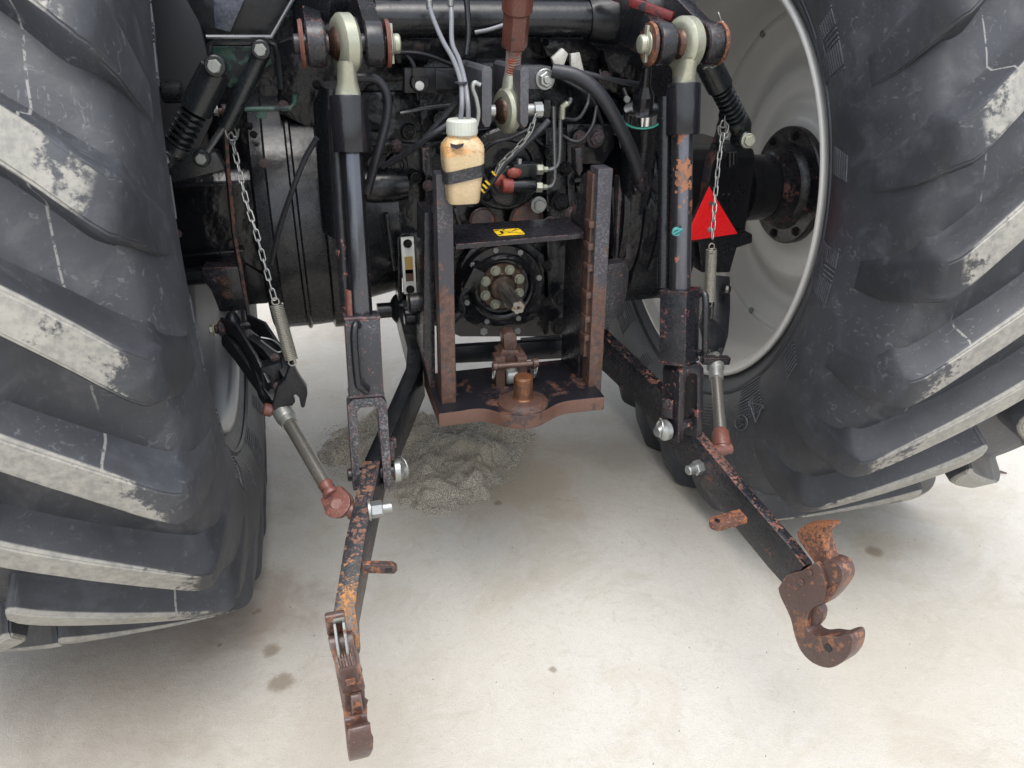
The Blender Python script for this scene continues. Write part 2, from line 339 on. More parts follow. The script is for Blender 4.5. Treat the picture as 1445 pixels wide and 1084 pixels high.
def boltpx(parent, px, py, Y, r_px, kind='black', d=(0, -1, 0)):
    p = at(px, py, Y=Y); return bolt(parent, p, d, r_px / ppm(p), kind)
def plate_px(pts, Y, depth):
    m = MB(); m.prism([at(x, y, Y=Y) for x, y in pts], (0, depth, 0)); return m

# ------------------------------------------------------------------ setting: ground
g = MB(); g.add([(-30, -20, 0), (30, -20, 0), (30, 40, 0), (-30, 40, 0)], [(0, 1, 2, 3)])
go = bpy.data.objects.new('concrete_ground', g.mesh('concrete_ground', CONC)); COL.objects.link(go); go['kind'] = 'structure'
go['label'] = 'pale stained concrete yard under the tractor'
# sand pile
s_ = MB(); NX, NY = 150, 120; x0, x1, y0, y1 = -.56, .34, -.16, .62; vs = []
outline = [at(*q, Z=0) for q in ((447, 640), (470, 605), (520, 590), (600, 584), (700, 594), (752, 612), (742, 640), (715, 668), (690, 700), (655, 722), (600, 727), (575, 716), (555, 690), (500, 668), (460, 660))]
def inside_dist(x, y):
    ins = False; dm = 9; n = len(outline)
    for i in range(n):
        a, b = outline[i], outline[(i + 1) % n]
        if (a.y > y) != (b.y > y) and x < (b.x - a.x) * (y - a.y) / (b.y - a.y) + a.x: ins = not ins
        ex, ey = b.x - a.x, b.y - a.y; t = max(0, min(1, ((x - a.x) * ex + (y - a.y) * ey) / (ex * ex + ey * ey)))
        dm = min(dm, math.hypot(x - a.x - ex * t, y - a.y - ey * t))
    return dm if ins else -dm
for j in range(NY + 1):
    for i in range(NX + 1):
        x = x0 + (x1 - x0) * i / NX; y = y0 + (y1 - y0) * j / NY
        d = inside_dist(x, y) + .035 * noise.fractal(V((x * 14, y * 14, 3)), .8, 2, 6)
        e = max(0, min(1, (d + .005) / .10)); e = e * e * (3 - 2 * e)
        h = .048 * e + e * .040 * noise.fractal(V((x * 7, y * 7, 0)), .9, 2, 4)
        k = (x * .75 + y * .66) * 34 + 2.5 * noise.noise(V((x * 8, y * 8, 5))); h += e * .011 * (abs(math.sin(k)) - .5)
        h += e * .008 * noise.fractal(V((x * 40, y * 40, 9)), 1, 2, 3) + e * .004 * noise.noise(V((x * 170, y * 170, 1)))
        vs.append((x, y, max(h, 0) if d > 0 else -.004))
s_.add(vs, [(j * (NX + 1) + i, j * (NX + 1) + i + 1, (j + 1) * (NX + 1) + i + 1, (j + 1) * (NX + 1) + i) for j in range(NY) for i in range(NX)
            if max(vs[k][2] for k in (j * (NX + 1) + i, j * (NX + 1) + i + 1, (j + 1) * (NX + 1) + i + 1, (j + 1) * (NX + 1) + i)) > 0])
so = bpy.data.objects.new('sand', s_.mesh('sand', SAND, ang=70)); COL.objects.link(so)
so['kind'] = 'stuff'; so['label'] = 'heap of grey speckled sand on the concrete behind the left arm'; so['category'] = 'sand'
# loose grains scattered round the pile
gm = MB()
for _ in range(7000):
    a = random.choice(outline); b = random.choice(outline); t = random.random(); p = a.lerp(b, t) + V((random.gauss(0, .028), random.gauss(0, .028), 0))
    q = random.uniform(.0007, .0019); gm.add([(p.x - q, p.y - q, 0), (p.x + q, p.y - q * .6, 0), (p.x, p.y + q, 0), (p.x, p.y, q * 1.3)], [(0, 1, 3), (1, 2, 3), (2, 0, 3)])
o = bpy.data.objects.new('sand_grains', gm.mesh('sand_grains', SAND)); COL.objects.link(o); o['kind'] = 'stuff'; o['label'] = 'loose sand grains scattered on the concrete round the heap'; o['category'] = 'sand'

gt = MB()
for _ in range(380):
    x = random.uniform(-1.1, 1.6); y = random.uniform(-1.3, .9); q = random.choice((.0006, .0007, .0009, .0013)); gt.box((x, y, q * .5), q * random.uniform(1, 2.5), q, q, Matrix.Rotation(random.random() * 3, 3, 'Z'))
o = bpy.data.objects.new('grit', gt.mesh('grit', GRITM)); COL.objects.link(o); o['kind'] = 'stuff'; o['label'] = 'dark grit specks scattered over the concrete yard'; o['category'] = 'grit'
# ================================================================== TRACTOR
T = thing('tractor', 'rear end of a black tractor with two big silver-rimmed wheels and open transmission housing', 'tractor', (0, 0, 0))
AX = .90
# ---- tyres
base_prof = [(0, .866), (.08, .865), (.16, .864), (.23, .861), (.275, .857), (.307, .848), (.328, .81), (.340, .74), (.343, .68), (.335, .62), (.317, .58), (.298, .548), (.286, .530), (.276, .514)]
prof = [(-x, r) for x, r in reversed(base_prof)] + base_prof[1:]
sprof = [(p.x, p.y) for p in smooth([V((x, r, 0)) for x, r in prof], 3)]
tm = MB(); tm.lathe((0, 0, 0), (1, 0, 0), sprof, 144, False)
# sidewall rings (raised) are part of the carcass
for side in (-1, 1):
    for r_, hgt in ((.575, .004), (.775, .003)):
        xx = min(base_prof, key=lambda q: abs(q[1] - r_))[0]
        if r_ == .575: xx = .315
        if r_ == .775: xx = .331
        tm.lathe((0, 0, 0), (side, 0, 0), [(xx - .002, r_ - .008), (xx + hgt, r_ - .003), (xx + hgt, r_ + .003), (xx - .002, r_ + .008)], 144, False)
tyre_me = tm.mesh('tyre', RUBBER, ang=50)
# ---- tread lug: grid swept from the crown to the sidewall
BT = [(0.0, .012, .852, .012, .924), (.12, .045, .852, .045, .9245), (.4, .128, .850, .130, .9235), (.7, .218, .848, .223, .9215), (.88, .264, .846, .274, .919), (.95, .282, .843, .294, .9165),
      (1.0, .296, .836, .309, .910), (1.05, .306, .824, .320, .895), (1.12, .315, .804, .3285, .867), (1.22, .324, .775, .3345, .83), (1.34, .332, .745, .3395, .785), (1.44, .337, .715, .3425, .73)]
_b = [smooth([V(q[i:i + 3]) for q in BT], 3) for i in (0, 2)]
BT = [(a.x, a.y, a.z, b.y, b.z) for a, b in zip(_b[0], _b[1])]
def lug_mesh(side):
    v = []; f = []; n = 8
    for i, (u, bx, br, tx, tr) in enumerate(BT):
        th = .26 * min(u, 1.0) ** 1.05 - (.10 * max(0, .14 - u)) + .13 * max(0, u - 1)
        wt = .044 + .014 * min(u, 1) ** 2 + .01 * max(0, u - 1); wb = wt + .044 + .015 * max(0, min(u, 1.2) - .7)
        if u == 0: wt *= .62; wb *= .75
        if u > 1.2: wb *= .9 - (u - 1.2); wt *= 1 - 1.2 * (u - 1.2)
        # offsets across the lug (arc length), height fraction
        sect = [(-wb / 2, 0), (-wt / 2 - .008, .28), (-wt / 2 - .003, .86), (-wt / 2 + .003, 1), (wt / 2 - .003, 1), (wt / 2 + .003, .86), (wt / 2 + .007, .28), (wb / 2, 0)]
        for o_, h in sect:
            x = bx + (tx - bx) * h; r_ = br + (tr - br) * h; a = th + o_ / max(.8, r_) / .80; xx = x + o_ * -.30 * (1 if u < 1 else max(0, 1 - (u - 1) * 6))
            a += random.uniform(-.0005, .0005)
            v.append((side * max(xx, -.03), r_ * math.cos(a), r_ * math.sin(a)))
    for i in range(len(BT) - 1):
        for k in range(n - 1): f.append((i * n + k, i * n + k + 1, (i + 1) * n + k + 1, (i + 1) * n + k))
    f += [tuple(range(n)), tuple(range((len(BT) - 1) * n, len(BT) * n))]
    m = MB(); m.add(v, f); me = m.mesh('tread_lug', LUGRUB, bevel=0, ang=33)
    bm = bmesh.new(); bm.from_mesh(me)
    es = [e for e in bm.edges if len(e.link_faces) == 2 and e.calc_face_angle(0) > R(40)]
    bmesh.ops.bevel(bm, geom=es, offset=.004, segments=2, affect='EDGES', clamp_overlap=True)
    for q in bm.faces: q.smooth = True
    for e in bm.edges: e.smooth = not (len(e.link_faces) != 2 or e.calc_face_angle(0) > R(45))
    bm.to_mesh(me); bm.free(); return me
lugs = {1: lug_mesh(1), -1: lug_mesh(-1)}
NL = 25
def tri_strip(side, items):  # raised marks on the inner sidewall: (r0,r1,ang0,ang1) little bars
    m = MB()
    for r0, r1, a0, a1 in items:
        def xs(r_):
            for (xa, ra), (xb, rb) in zip(base_prof[5:], base_prof[6:]):
                if rb <= r_ <= ra: return xa + (xb - xa) * (ra - r_) / (ra - rb)
            return .33
        q = [(r0, a0), (r1, a0), (r1, a1), (r0, a1)]
        lo = [V((side * (xs(r_) - .002), r_ * math.cos(a), r_ * math.sin(a))) for r_, a in q]; hi = [V((side * (xs(r_) + .0030), r_ * math.cos(a), r_ * math.sin(a))) for r_, a in q]
        m.add(lo + hi, [(0, 1, 2, 3), (4, 5, 6, 7), (0, 1, 5, 4), (1, 2, 6, 5), (2, 3, 7, 6), (3, 0, 4, 7)])
    return m
def wheel(s, phase, label, rim_label):
    c = V((s * .93, 0, AX))
    ty = inst('tyre', tyre_me, T, c, scale=(1, .986, .986)); ty['label'] = label
    for k in range(NL):
        for sd_ in (1, -1):
            th = phase + 2 * math.pi * (k + (.5 if sd_ * s > 0 else 0)) / NL
            o = bpy.data.objects.new('tread_lug', lugs[sd_]); COL.objects.link(o); o.parent = ty; o.rotation_euler = (th, 0, 0)
    # embossed hatch patches beside the rim
    items = []
    for k in range(9):
        a0 = k * 2 * math.pi / 9 + .35
        for j in range(13): items.append((.572 + j * .0075, .575 + j * .0075, a0, a0 + (.17 if j < 6 else .05)))
        for j in range(13):
            if j > 5: items.append((.572 + j * .0075, .575 + j * .0075, a0 + .10, a0 + .17))
        for a_ in (a0 + .06, a0 + .075, a0 + .09): items.append((.625, .665, a_, a_ + .004))
        items += [(.572, .667, a0 - .01, a0 - .004), (.572, .667, a0 + .18, a0 + .186)]
        a1 = a0 + .42
        for j in range(8): items.append((.60 + j * .008, .603 + j * .008, a1 - .04 + j * .006, a1 + .05 + j * .004))
    m = tri_strip(-s, items); me = m.mesh('sidewall_ribs', RIBRUB)
    o = inst('sidewall_ribs', me, ty, c); o['kind'] = 'stuff'; o['label'] = 'embossed hatching on the inner sidewall beside the rim'
    # rim (inner side = -s)
    rp = [(-.262, .512), (-.286, .519), (-.294, .523), (-.300, .522), (-.303, .517), (-.301, .512), (-.295, .507), (-.288, .498), (-.275, .490), (-.24, .484), (-.20, .481), (-.185, .474), (-.165, .462), (-.14, .457), (-.06, .452), (-.03, .447),
          (-.022, .44), (-.024, .43), (-.012, .415), (.012, .39), (.03, .36), (.034, .335), (.026, .318), (.01, .300), (-.002, .285), (-.004, .265), (.006, .235), (.008, .21), (.0, .185), (-.012, .165), (-.016, .15), (-.016, .0001)]
    rm = MB(); rm.lathe(c, (s, 0, 0), rp, 128, False)
    rm.lathe(c, (s, 0, 0), [(-.03, .447), (.10, .45), (.24, .48), (.29, .50), (.305, .53)], 96, False)
    rim = part('rim', rm, SILVER if s > 0 else SILVER_SHADED, T, rim_label, ang=60)
    for k in range(8):
        a = 2 * math.pi * k / 8 + .2
        bolt(rim, c + V((-s * -.0, math.cos(a) * .43, math.sin(a) * .43)) + V((-s * .02, 0, 0)), (-s, 0, 0), .010, 'dz')
    vm = MB(); vm.cyl(c + V((-s * .02, -.23, -.37)), c + V((-s * .055, -.24, -.385)), .006, .005, 10); part('valve', vm, BZINC, rim)
    # hub flange and axle
    hm = MB(); x = s * -.016
    hm.lathe(c + V((x, 0, -.02)), (-s, 0, 0), [(0, .158), (.016, .158), (.020, .154), (.022, .118), (.032, .112), (.040, .104), (.060, .100), (.075, .094), (.08, .085), (.16, .082), (.3, .082)], 64)
    hub = part('axle_hub', hm, CHIPHUB, T, 'chipped black axle hub flange bolted to the rim', ang=28)
    for k in range(8):
        a = 2 * math.pi * k / 8 + .1
        bolt(hub, c + V((x - s * .018, math.cos(a) * .136, math.sin(a) * .136 - .02)), (-s, 0, 0), .0115, 'black')
    return ty
CHIPHUB = painted('chipped_hub_paint', (.009, .009, .012), rust=(.09, .038, .026), rust_lvl=.595, rough=.3, dust=.3, scale=20)
wheel(-1, .14, 'left tyre with mud-whitened lug faces filling the left edge', 'silver rim glimpsed inside the left wheel')
wheel(1, .10, 'right tyre with broad blue-grey sidewall and muddy lug faces', 'silver dished rim of the right wheel')

MUDG = painted('mudguard_grey', (.035, .036, .042), rust_lvl=.9, rough=.5, dust=.3, dustc=(.08,.08,.09), bump=.1)
ORNP2 = painted('flaky_orange_rust', (.24, .10, .05), rust=(.10,.06,.045), rust_lvl=.53, rough=.6, dust=.3, dustc=(.45,.22,.12))
FLANGE = painted('oily_flange', (.06, .04, .03), rust=(.11, .07, .045), rust_lvl=.55, rough=.4, metal=.4, dustc=(.2, .15, .11), dust=.4)
SHAFT = painted('pto_shaft_steel', (.28, .26, .235), rust=(.20, .13, .08), rust_lvl=.60, rough=.36, metal=.7, bump=.1)
CAPB = painted('brown_cap', (.05, .03, .028), rust=(.12, .05, .03), rust_lvl=.56, rough=.4)
REDV = painted('smeared_red_paint', (.30, .06, .045), rust=(.16, .05, .035), rust_lvl=.56, rough=.45, dust=.4, dustc=(.5, .2, .15))
STEELP = painted('dark_steel_pipe', (.16, .165, .17), rust_lvl=.72, rough=.3, metal=.6, bump=.05)
GREYP = painted('grey_bracket_paint', (.055, .057, .066), rust=(.13, .06, .045), rust_lvl=.63, rough=.4, edge=.16, dust=.4)
ARMR = painted('worn_red_arm_paint', (.14, .020, .020), rust=(.014, .013, .015), rust_lvl=.545, rough=.32, dust=.3, dustc=(.3, .1, .1), scale=14)
ALUB = painted('pale_tab', (.55, .54, .50), rust_lvl=.8, rough=.3, metal=.3, bump=.05)
GREENL = painted('teal_seal', (.05, .30, .22), rust_lvl=.9, rough=.4)
NAVY = painted('blue_dark_panel', (.02, .026, .045), rust_lvl=.9, rough=.3)
BLK3 = painted('satin_black_damper', (.010, .012, .014), rust=(.06, .05, .045), rust_lvl=.66, rough=.3, dust=.3, dustc=(.05, .06, .06), bump=.08)
BLK4 = painted('matt_black_stabiliser', (.009, .010, .013), rust=(.09, .04, .03), rust_lvl=.70, rough=.42, dust=.4, dustc=(.05, .05, .06))
FLATB = painted('rusty_flat_bar', (.028, .026, .03), rust=(.11, .05, .04), rust_lvl=.52, rough=.5, dust=.3)
SHELFM = painted('shelf_black_paint', (.012, .012, .016), rust=(.13, .06, .045), rust_lvl=.68, rough=.28, edge=.3, dust=.4, dustc=(.08, .06, .06))
DRAWM = painted('drawbar_brown', (.095, .047, .033), rust=(.035, .022, .021), rust_lvl=.57, rough=.34, dust=.4, scale=12, rrough=.3, dustc=(.16, .09, .07), topc=(.008, .008, .011))
PINM = painted('hitch_pin_rust', (.16, .065, .028), rust=(.075, .036, .022), rust_lvl=.5, rough=.36, dust=.5, scale=30, rrough=.4, dustc=(.26, .16, .07), metal=.4)
THR = painted('thread_steel', (.28, .2, .17), rust=(.3, .08, .05), rust_lvl=.58, rough=.35, metal=.6)
STRAPM = painted('torn_black_strap', (.015, .015, .018), rust=(.4, .4, .4), rust_lvl=.72, rough=.5, scale=30)
BROWNC = painted('brown_claw_casting', (.078, .044, .038), rust=(.16, .070, .038), rust_lvl=.56, rough=.34, dust=.5, dustc=(.13, .085, .07), edge=.1, scale=16, bump=.6, rrough=.42, worn=.7)
TABM = painted('tab_rust', (.05, .03, .028), rust=(.2, .08, .04), rust_lvl=.56, rough=.45, edge=.15)
LINKM = painted('rusted_link_top', (.012, .013, .017), rust=(.115, .054, .035), rust_lvl=.60, rough=.38, edge=.12, dust=.6, dustc=(.11,.11,.12), scale=26, bright=(.36, .16, .045), yfade=(-.60, -.66), top=.055, fine=.65)
CHIPR = painted('red_chipped_paint', (.012, .012, .015), rust=(.14, .058, .048), rust_lvl=.60, rough=.34, edge=.15, dust=.5, dustc=(.10,.10,.11), scale=26, fine=.64)
STEELR = painted('streaky_rod', (.10, .104, .118), rust=(.16, .08, .055), rust_lvl=.63, rough=.20, dust=.3, dustc=(.03, .03, .035), metal=.9, scale=16, bump=.05)
STEELO = painted('rod_with_rust', (.115, .115, .13), rust=(.30, .12, .06), rust_lvl=.585, rough=.20, dust=.3, dustc=(.03, .03, .035), metal=.8, scale=9, bump=.05)
ORNP = painted('orange_pin', (.3, .12, .06), rust_lvl=.6, rough=.5)
TEAL = painted('teal_clip', (.05, .22, .22), rust=(.3, .3, .3), rust_lvl=.6, rough=.4)
STUBE = painted('grey_tube', (.15, .145, .13), rust=(.26, .12, .06), rust_lvl=.66, rough=.32, metal=.5, dust=.4, dustc=(.25, .22, .18), bump=.06)
SPRM = painted('spring_wire', (.34, .33, .28), rust=(.14, .11, .08), rust_lvl=.66, rough=.42, metal=.6, bump=.1)
ty_r = [o for o in T.children if o.name.startswith('tyre')][-1]
def mark(pts, closed=True):
    q = [at(x, y, X=.5845) for x, y in pts]; m = MB(); m.tube(q, .0016, 5, closed); me = m.mesh('sidewall_mark', RIBRUB, WL[ty_r.name]); o = bpy.data.objects.new('sidewall_mark', me); COL.objects.link(o); o.parent = ty_r; WL[o.name] = WL[ty_r.name].copy()
mark([(1059, 573), (1078, 577), (1068, 601)]); mark([(1047 + 9 * math.cos(a), 602 + 11 * math.sin(a)) for a in [i * math.pi / 8 for i in range(16)]]); mark([(1043, 596), (1050, 596), (1045, 602), (1050, 604), (1043, 609)], False)
# ---- axle housings
def pxdist(px, p): return px / ppm(p)
# left big round brake / axle drum, axis across the tractor
AH = V((0, 0, .88))
for s, xa, xb in ((-1, -.50, -.33), (1, .42, .31)):
    pr = [(0, .10), (0, .262), (.006, .272), (.03, .275), (.034, .268), (.075, .268), (.079, .275), (.085, .275), (.089, .268), (.135, .266), (.14, .278), (.16, .278), (.165, .25), (.20, .22), (.30, .2)]
    m = MB(); m.lathe(AH + V((xa, 0, 0)), (-s, 0, 0), pr if s < 0 else [(t * .7, r * .93) for t, r in pr], 72)
    part('axle_drum', m, BLACK if s < 0 else CAST, T, 'large glossy black axle drum with ring seams', ang=25)
    # square trumpet housing running out to the wheel
    xo, xi = (-.70, -.47) if s < 0 else (.70, .40)
    m = MB(); m.prism([V((xo, -.15, .78)), V((xo, -.15, .99)), V((xo, -.13, 1.01)), V((xo, .13, 1.01)), V((xo, .15, .99)), V((xo, .15, .78)), V((xo, .13, .76)), V((xo, -.13, .76))], (xi - xo, 0, 0))
    h = part('axle_trumpet', m, CAST, T, 'square black axle housing reaching out to the wheel', bevel=.012)
    m = MB(); m.lathe(V((xo, 0, .88)), (s, 0, 0), [(0, .13), (.03, .115), (.05, .09), (.17, .085)], 40); part('axle_collar', m, CAST, h, ang=28)
    if s > 0:   # worn cast-in part number, raised
        for row, (yy, txt) in enumerate(((246, [1020, 1046]), (258, [1012, 1020, 1028, 1037, 1046, 1052]), (268, [1014, 1022, 1030, 1040]), (236, [1030, 1037]))):
            for px in txt:
                p = at(px, yy + 14, Y=-.15); cm = MB()
                if (px + row) % 2: cm.tube([p + V((.004 * math.cos(a), -.001, .005 * math.sin(a))) for a in [i * math.pi / 4 for i in range(8)]], .0010, 5, True)
                else: cm.tube([p + V((-.003, -.001, -.005)), p + V((-.003, -.001, .005)), p + V((.003, -.001, -.005)), p + V((.003, -.001, .005))], .0010, 5)
                part('cast_mark', cm, CAST, h)
# ---- central transmission casting, built of stepped pieces
m = MB(); m.prism([V((-.26, -.14, .74)), V((.28, -.14, .74)), V((.28, -.14, 1.22)), V((-.26, -.14, 1.22))], (0, .7, 0)); core = part('transmission_housing', m, CAST, T, 'dark cast transmission housing behind the hitch frame', bevel=.02)
m = plate_px([(600, 200), (800, 190), (800, 470), (770, 476), (650, 476), (600, 455)], -.20, .08); part('rear_cover', m, CAST, T, bevel=.006)
# left-hand casting beside the sight glass
m = plate_px([(510, 130), (592, 128), (600, 240), (600, 420), (585, 420), (560, 378), (545, 395), (520, 398), (505, 300)], -.17, .12); part('side_casting', m, CAST, T, bevel=.008)
m = MB(); p0 = at(545, 262, Y=-.19); m.lathe(p0 + V((-.045, 0, 0)), (1, 0, 0), [(0, .02), (0, .034), (.02, .036), (.06, .036), (.09, .03), (.09, .01)], 32); part('shaft_cap', m, BLACK, T, 'glossy black rounded shaft cap')
m = plate_px([(599, 300), (612, 300), (615, 575), (611, 572), (606, 545), (598, 505)], -.44, .10); part('guard_plate', m, CHIP, T, bevel=.003)
m = plate_px([(560, 300), (566, 300), (568, 425), (562, 425)], -.2, .05); part('rib', m, CAST, T, bevel=.002)
# ribs and pads on casting right of PTO
for q in ([(770, 180), (800, 180), (800, 480), (774, 480)], [(800, 200), (812, 200), (812, 500), (803, 500)]):
    part('casting_rib', plate_px(q, -.235, .06), CAST, T, bevel=.004)
m = plate_px([(860, 180), (935, 180), (930, 380), (905, 405), (868, 400)], -.12, .18); part('side_casting', m, CAST, T, bevel=.01)
m = MB(); c1 = at(905, 360, Y=-.08); m.lathe(c1 + V((-.09, 0, .02)), (1, 0, 0), [(0, .12), (.01, .135), (.16, .135), (.18, .12)], 48); part('brake_housing', m, BLACK, T, ang=28)
m = plate_px([(850, 375), (884, 370), (888, 385), (884, 420), (868, 448), (850, 470)], -.28, .04); part('side_bracket', m, GREY, T, bevel=.003)
m = plate_px([(874, 250), (880, 250), (876, 365), (869, 365)], -.24, .03); part('rib', m, GREY, T, bevel=.001)
m = plate_px([(888, 252), (894, 252), (890, 365), (883, 365)], -.24, .03); part('rib', m, GREY, T, bevel=.001)
# bottom lip cable under left drum
m = MB(); m.tube(smooth([at(372, 330, Y=-.25), at(378, 400, Y=-.22), at(405, 430, Y=-.15), at(440, 440, Y=-.12), at(484, 431, Y=-.12)]), .0045, 8); part('hose', m, HOSE, T)
part('skirt_plate', plate_px([(345, 372), (382, 395), (378, 428), (352, 430)], -.16, .006), BLACK2, T, bevel=.001)
m = plate_px([(440, 260), (486, 250), (492, 420), (484, 425), (455, 410)], -.2, .1); part('side_casting', m, BLACK, T, bevel=.01)

# ---- PTO
pc = at(711, 408, Y=-.27); k = 1 / ppm(pc)
m = MB(); m.lathe(pc + V((0, .06, 0)), (0, -1, 0), [(0, .100), (.035, .100), (.045, .096), (.045, .080), (.052, .078), (.056, .071), (.054, .066), (.040, .064), (.036, .0001)], 64)
pto = part('pto_housing', m, CAST, T, 'round black power take-off housing', ang=28)
m = plate_px([(664, 352), (700, 340), (745, 342), (768, 360), (770, 440), (752, 463), (726, 473), (690, 473), (660, 455), (645, 435), (650, 372)], -.232, .03); part('pto_cover', m, CAST, T, bevel=.004)
for a in (100, 62, 10, 245, 296, 140, 200): bolt(pto, pc + V((math.cos(R(a)) * .089, .016, math.sin(R(a)) * .089)), (0, -1, 0), .0070, 'dz')
m = MB(); m.lathe(pc + V((0, .022, 0)), (0, -1, 0), [(0, .056), (.006, .056), (.009, .052), (.008, .034), (.012, .030), (.02, .028), (.022, .02)], 48)
fl = part('pto_flange', m, FLANGE, T, 'brown oily flange holding the splined shaft')
for i in range(8):
    a = R(90 + 22 + i * 45); bolt(fl, pc + V((math.cos(a) * .0435, .013, math.sin(a) * .0435)), (0, -1, 0), .0092, 'zinc')
m = MB(); n = 48; L = .135; rr = []
prev = None
for j, (t, ro, ri) in enumerate(((0, .0165, .0165), (.05, .0165, .0165), (.055, .0175, .0140), (.125, .0175, .0140), (.135, .0145, .0125), (.1351, .0001, .0001))):
    ring = []
    for i in range(n):
        a = 2 * math.pi * i / n; r_ = ro if (i % 8) < 4 else ri
        ring.append(pc + V((r_ * math.cos(a), .01 - t, r_ * math.sin(a))))
    m.v += ring
    if j:
        b = (j - 1) * n
        for i in range(n): m.f.append((b + i, b + (i + 1) % n, b + n + (i + 1) % n, b + n + i))
part('pto_shaft', m, SHAFT, T, 'splined steel power take-off shaft end', ang=30)
m = MB(); m.cyl(pc + V((0, -.1255, 0)), pc + V((0, -.127, 0)), .0035, n=14); part('centre_hole', m, PLASTIC, fl)
for px, py, r_ in ((681, 312, 17), (742, 310, 21)):
    p = at(px, py, Y=-.235); q = r_ / ppm(p); m = MB(); m.lathe(p, (0, -1, 0), [(0, q * 1.18), (.006, q * 1.18), (.008, q * 1.08), (.005, q), (.003, q * .96), (.006, q * .3), (.006, .0001)], 40)
    part('blanking_cap', m, CAPB, T, 'round rusty-brown blanking cap')
# big round cover above with control valve
p = at(712, 238, Y=-.235); m = MB(); m.lathe(p, (0, -1, 0), [(0, .088), (.012, .088), (.016, .083), (.016, .062), (.010, .058), (.010, .0001)], 56); part('bearing_cover', m, CAST, T, ang=28)
p = at(716, 262, Y=-.26); m = MB(); m.lathe(p, (0, -1, 0), [(0, .044), (.014, .044), (.018, .038), (.018, .0001)], 40); vb = part('control_valve', m, BLACK, T, 'black control valve smeared with red paint')
m = MB(); a = at(714, 262, Y=-.30); b = at(756, 262, Y=-.30); m.cyl(a, b, .0145, n=24, ch=.003); a = at(722, 238, Y=-.29); b = at(754, 240, Y=-.29); m.box((a + b) / 2, (b - a).length, .035, .028); part('valve_body', m, BLACK, vb, bevel=.002)
m = MB(); m.cyl(at(708, 262, Y=-.30), at(724, 262, Y=-.30), .0150, n=24, ch=.002); part('valve_cap', m, REDV, vb, 'red painted valve nose')
m = MB(); m.sphere(at(704, 254, Y=-.285), .016, sc=(1, .5, .8)); m.sphere(at(726, 244, Y=-.305), .014, sc=(1.2, .5, .8)); part('paint_splash', m, REDV, vb)
m = MB(); m.cyl(at(732, 244, Y=-.3), at(733, 224, Y=-.3), .006, n=6); part('valve_screw', m, BZINC, vb)
for (x, y) in ((758, 239), (757, 264)):
    m = MB(); a = at(x - 2, y, Y=-.30); b = at(x + 9, y, Y=-.30); m.lathe(a, b - a, [(0, .010), (.002, .0115), (.014, .0115), (.016, .010)], 6); m.cyl(b, b + (b - a) * .5, .006, n=12); part('pipe_nut', m, ZINC, vb, ang=25)
for pts in ([(768, 239), (778, 239), (787, 232), (790, 215), (791, 165), (794, 150), (803, 146), (806, 138)], [(768, 264), (777, 263), (782, 255), (783, 240), (781, 150)]):
    m = MB(); m.tube(smooth([at(x, y, Y=-.30) for x, y in pts]), .0048, 10); part('steel_pipe', m, STEELP, T, 'bent steel hydraulic pipe')
m = MB(); m.tube([at(*q, Y=-.305) for q in ((793, 168), (794, 151), (801, 146))], .0065, 10); part('pipe_elbow', m, ZINC, T)
for x, y, r_, kd in ((760, 289, 9, 'bzh'), (735, 277, 5, 'bzh'), (687, 277, 6, 'black'), (790, 285, 10, 'black'), (793, 420, 10, 'black'), (789, 460, 10, 'black'), (772, 375, 6, 'black'), (771, 426, 6, 'black'), (730, 466, 5, 'dz'), (682, 467, 6, 'dz'),
                     (797, 238, 8, 'black'), (675, 376, 5, 'black'), (775, 313, 6, 'grey'), (818, 195, 8, 'grey'), (840, 195, 10, 'grey')):
    boltpx(T, x, y, -.262, r_, kd)
# square block with hydraulic couplers
part('coupler_block', plate_px([(800, 175), (868, 175), (868, 208), (852, 232), (800, 232)], -.24, .08), CAST, T, bevel=.005)
for x, y, r_ in ((818, 195, 8), (840, 195, 10)):
    p = at(x, y, Y=-.245); q = r_ / ppm(p); m = MB(); m.lathe(p, (0, -1, 0), [(0, q * 1.1), (.012, q * 1.1), (.012, q * .8), (.02, q * .8), (.02, q * .4), (.012, q * .35), (.012, .0001)], 24); part('coupler', m, CAST, T, ang=28)
# sensor on PTO housing and cable
m = MB(); m.bar([at(660, 410, Y=-.29), at(676, 380, Y=-.29)], .02, .03, top=False); part('speed_sensor', m, CAST, T, bevel=.003)
m = MB(); m.tube(smooth([at(660, 408, Y=-.3), at(650, 420, Y=-.3), at(655, 440, Y=-.3), at(642, 455, Y=-.29)]), .0035, 8); part('hose', m, HOSE, T)

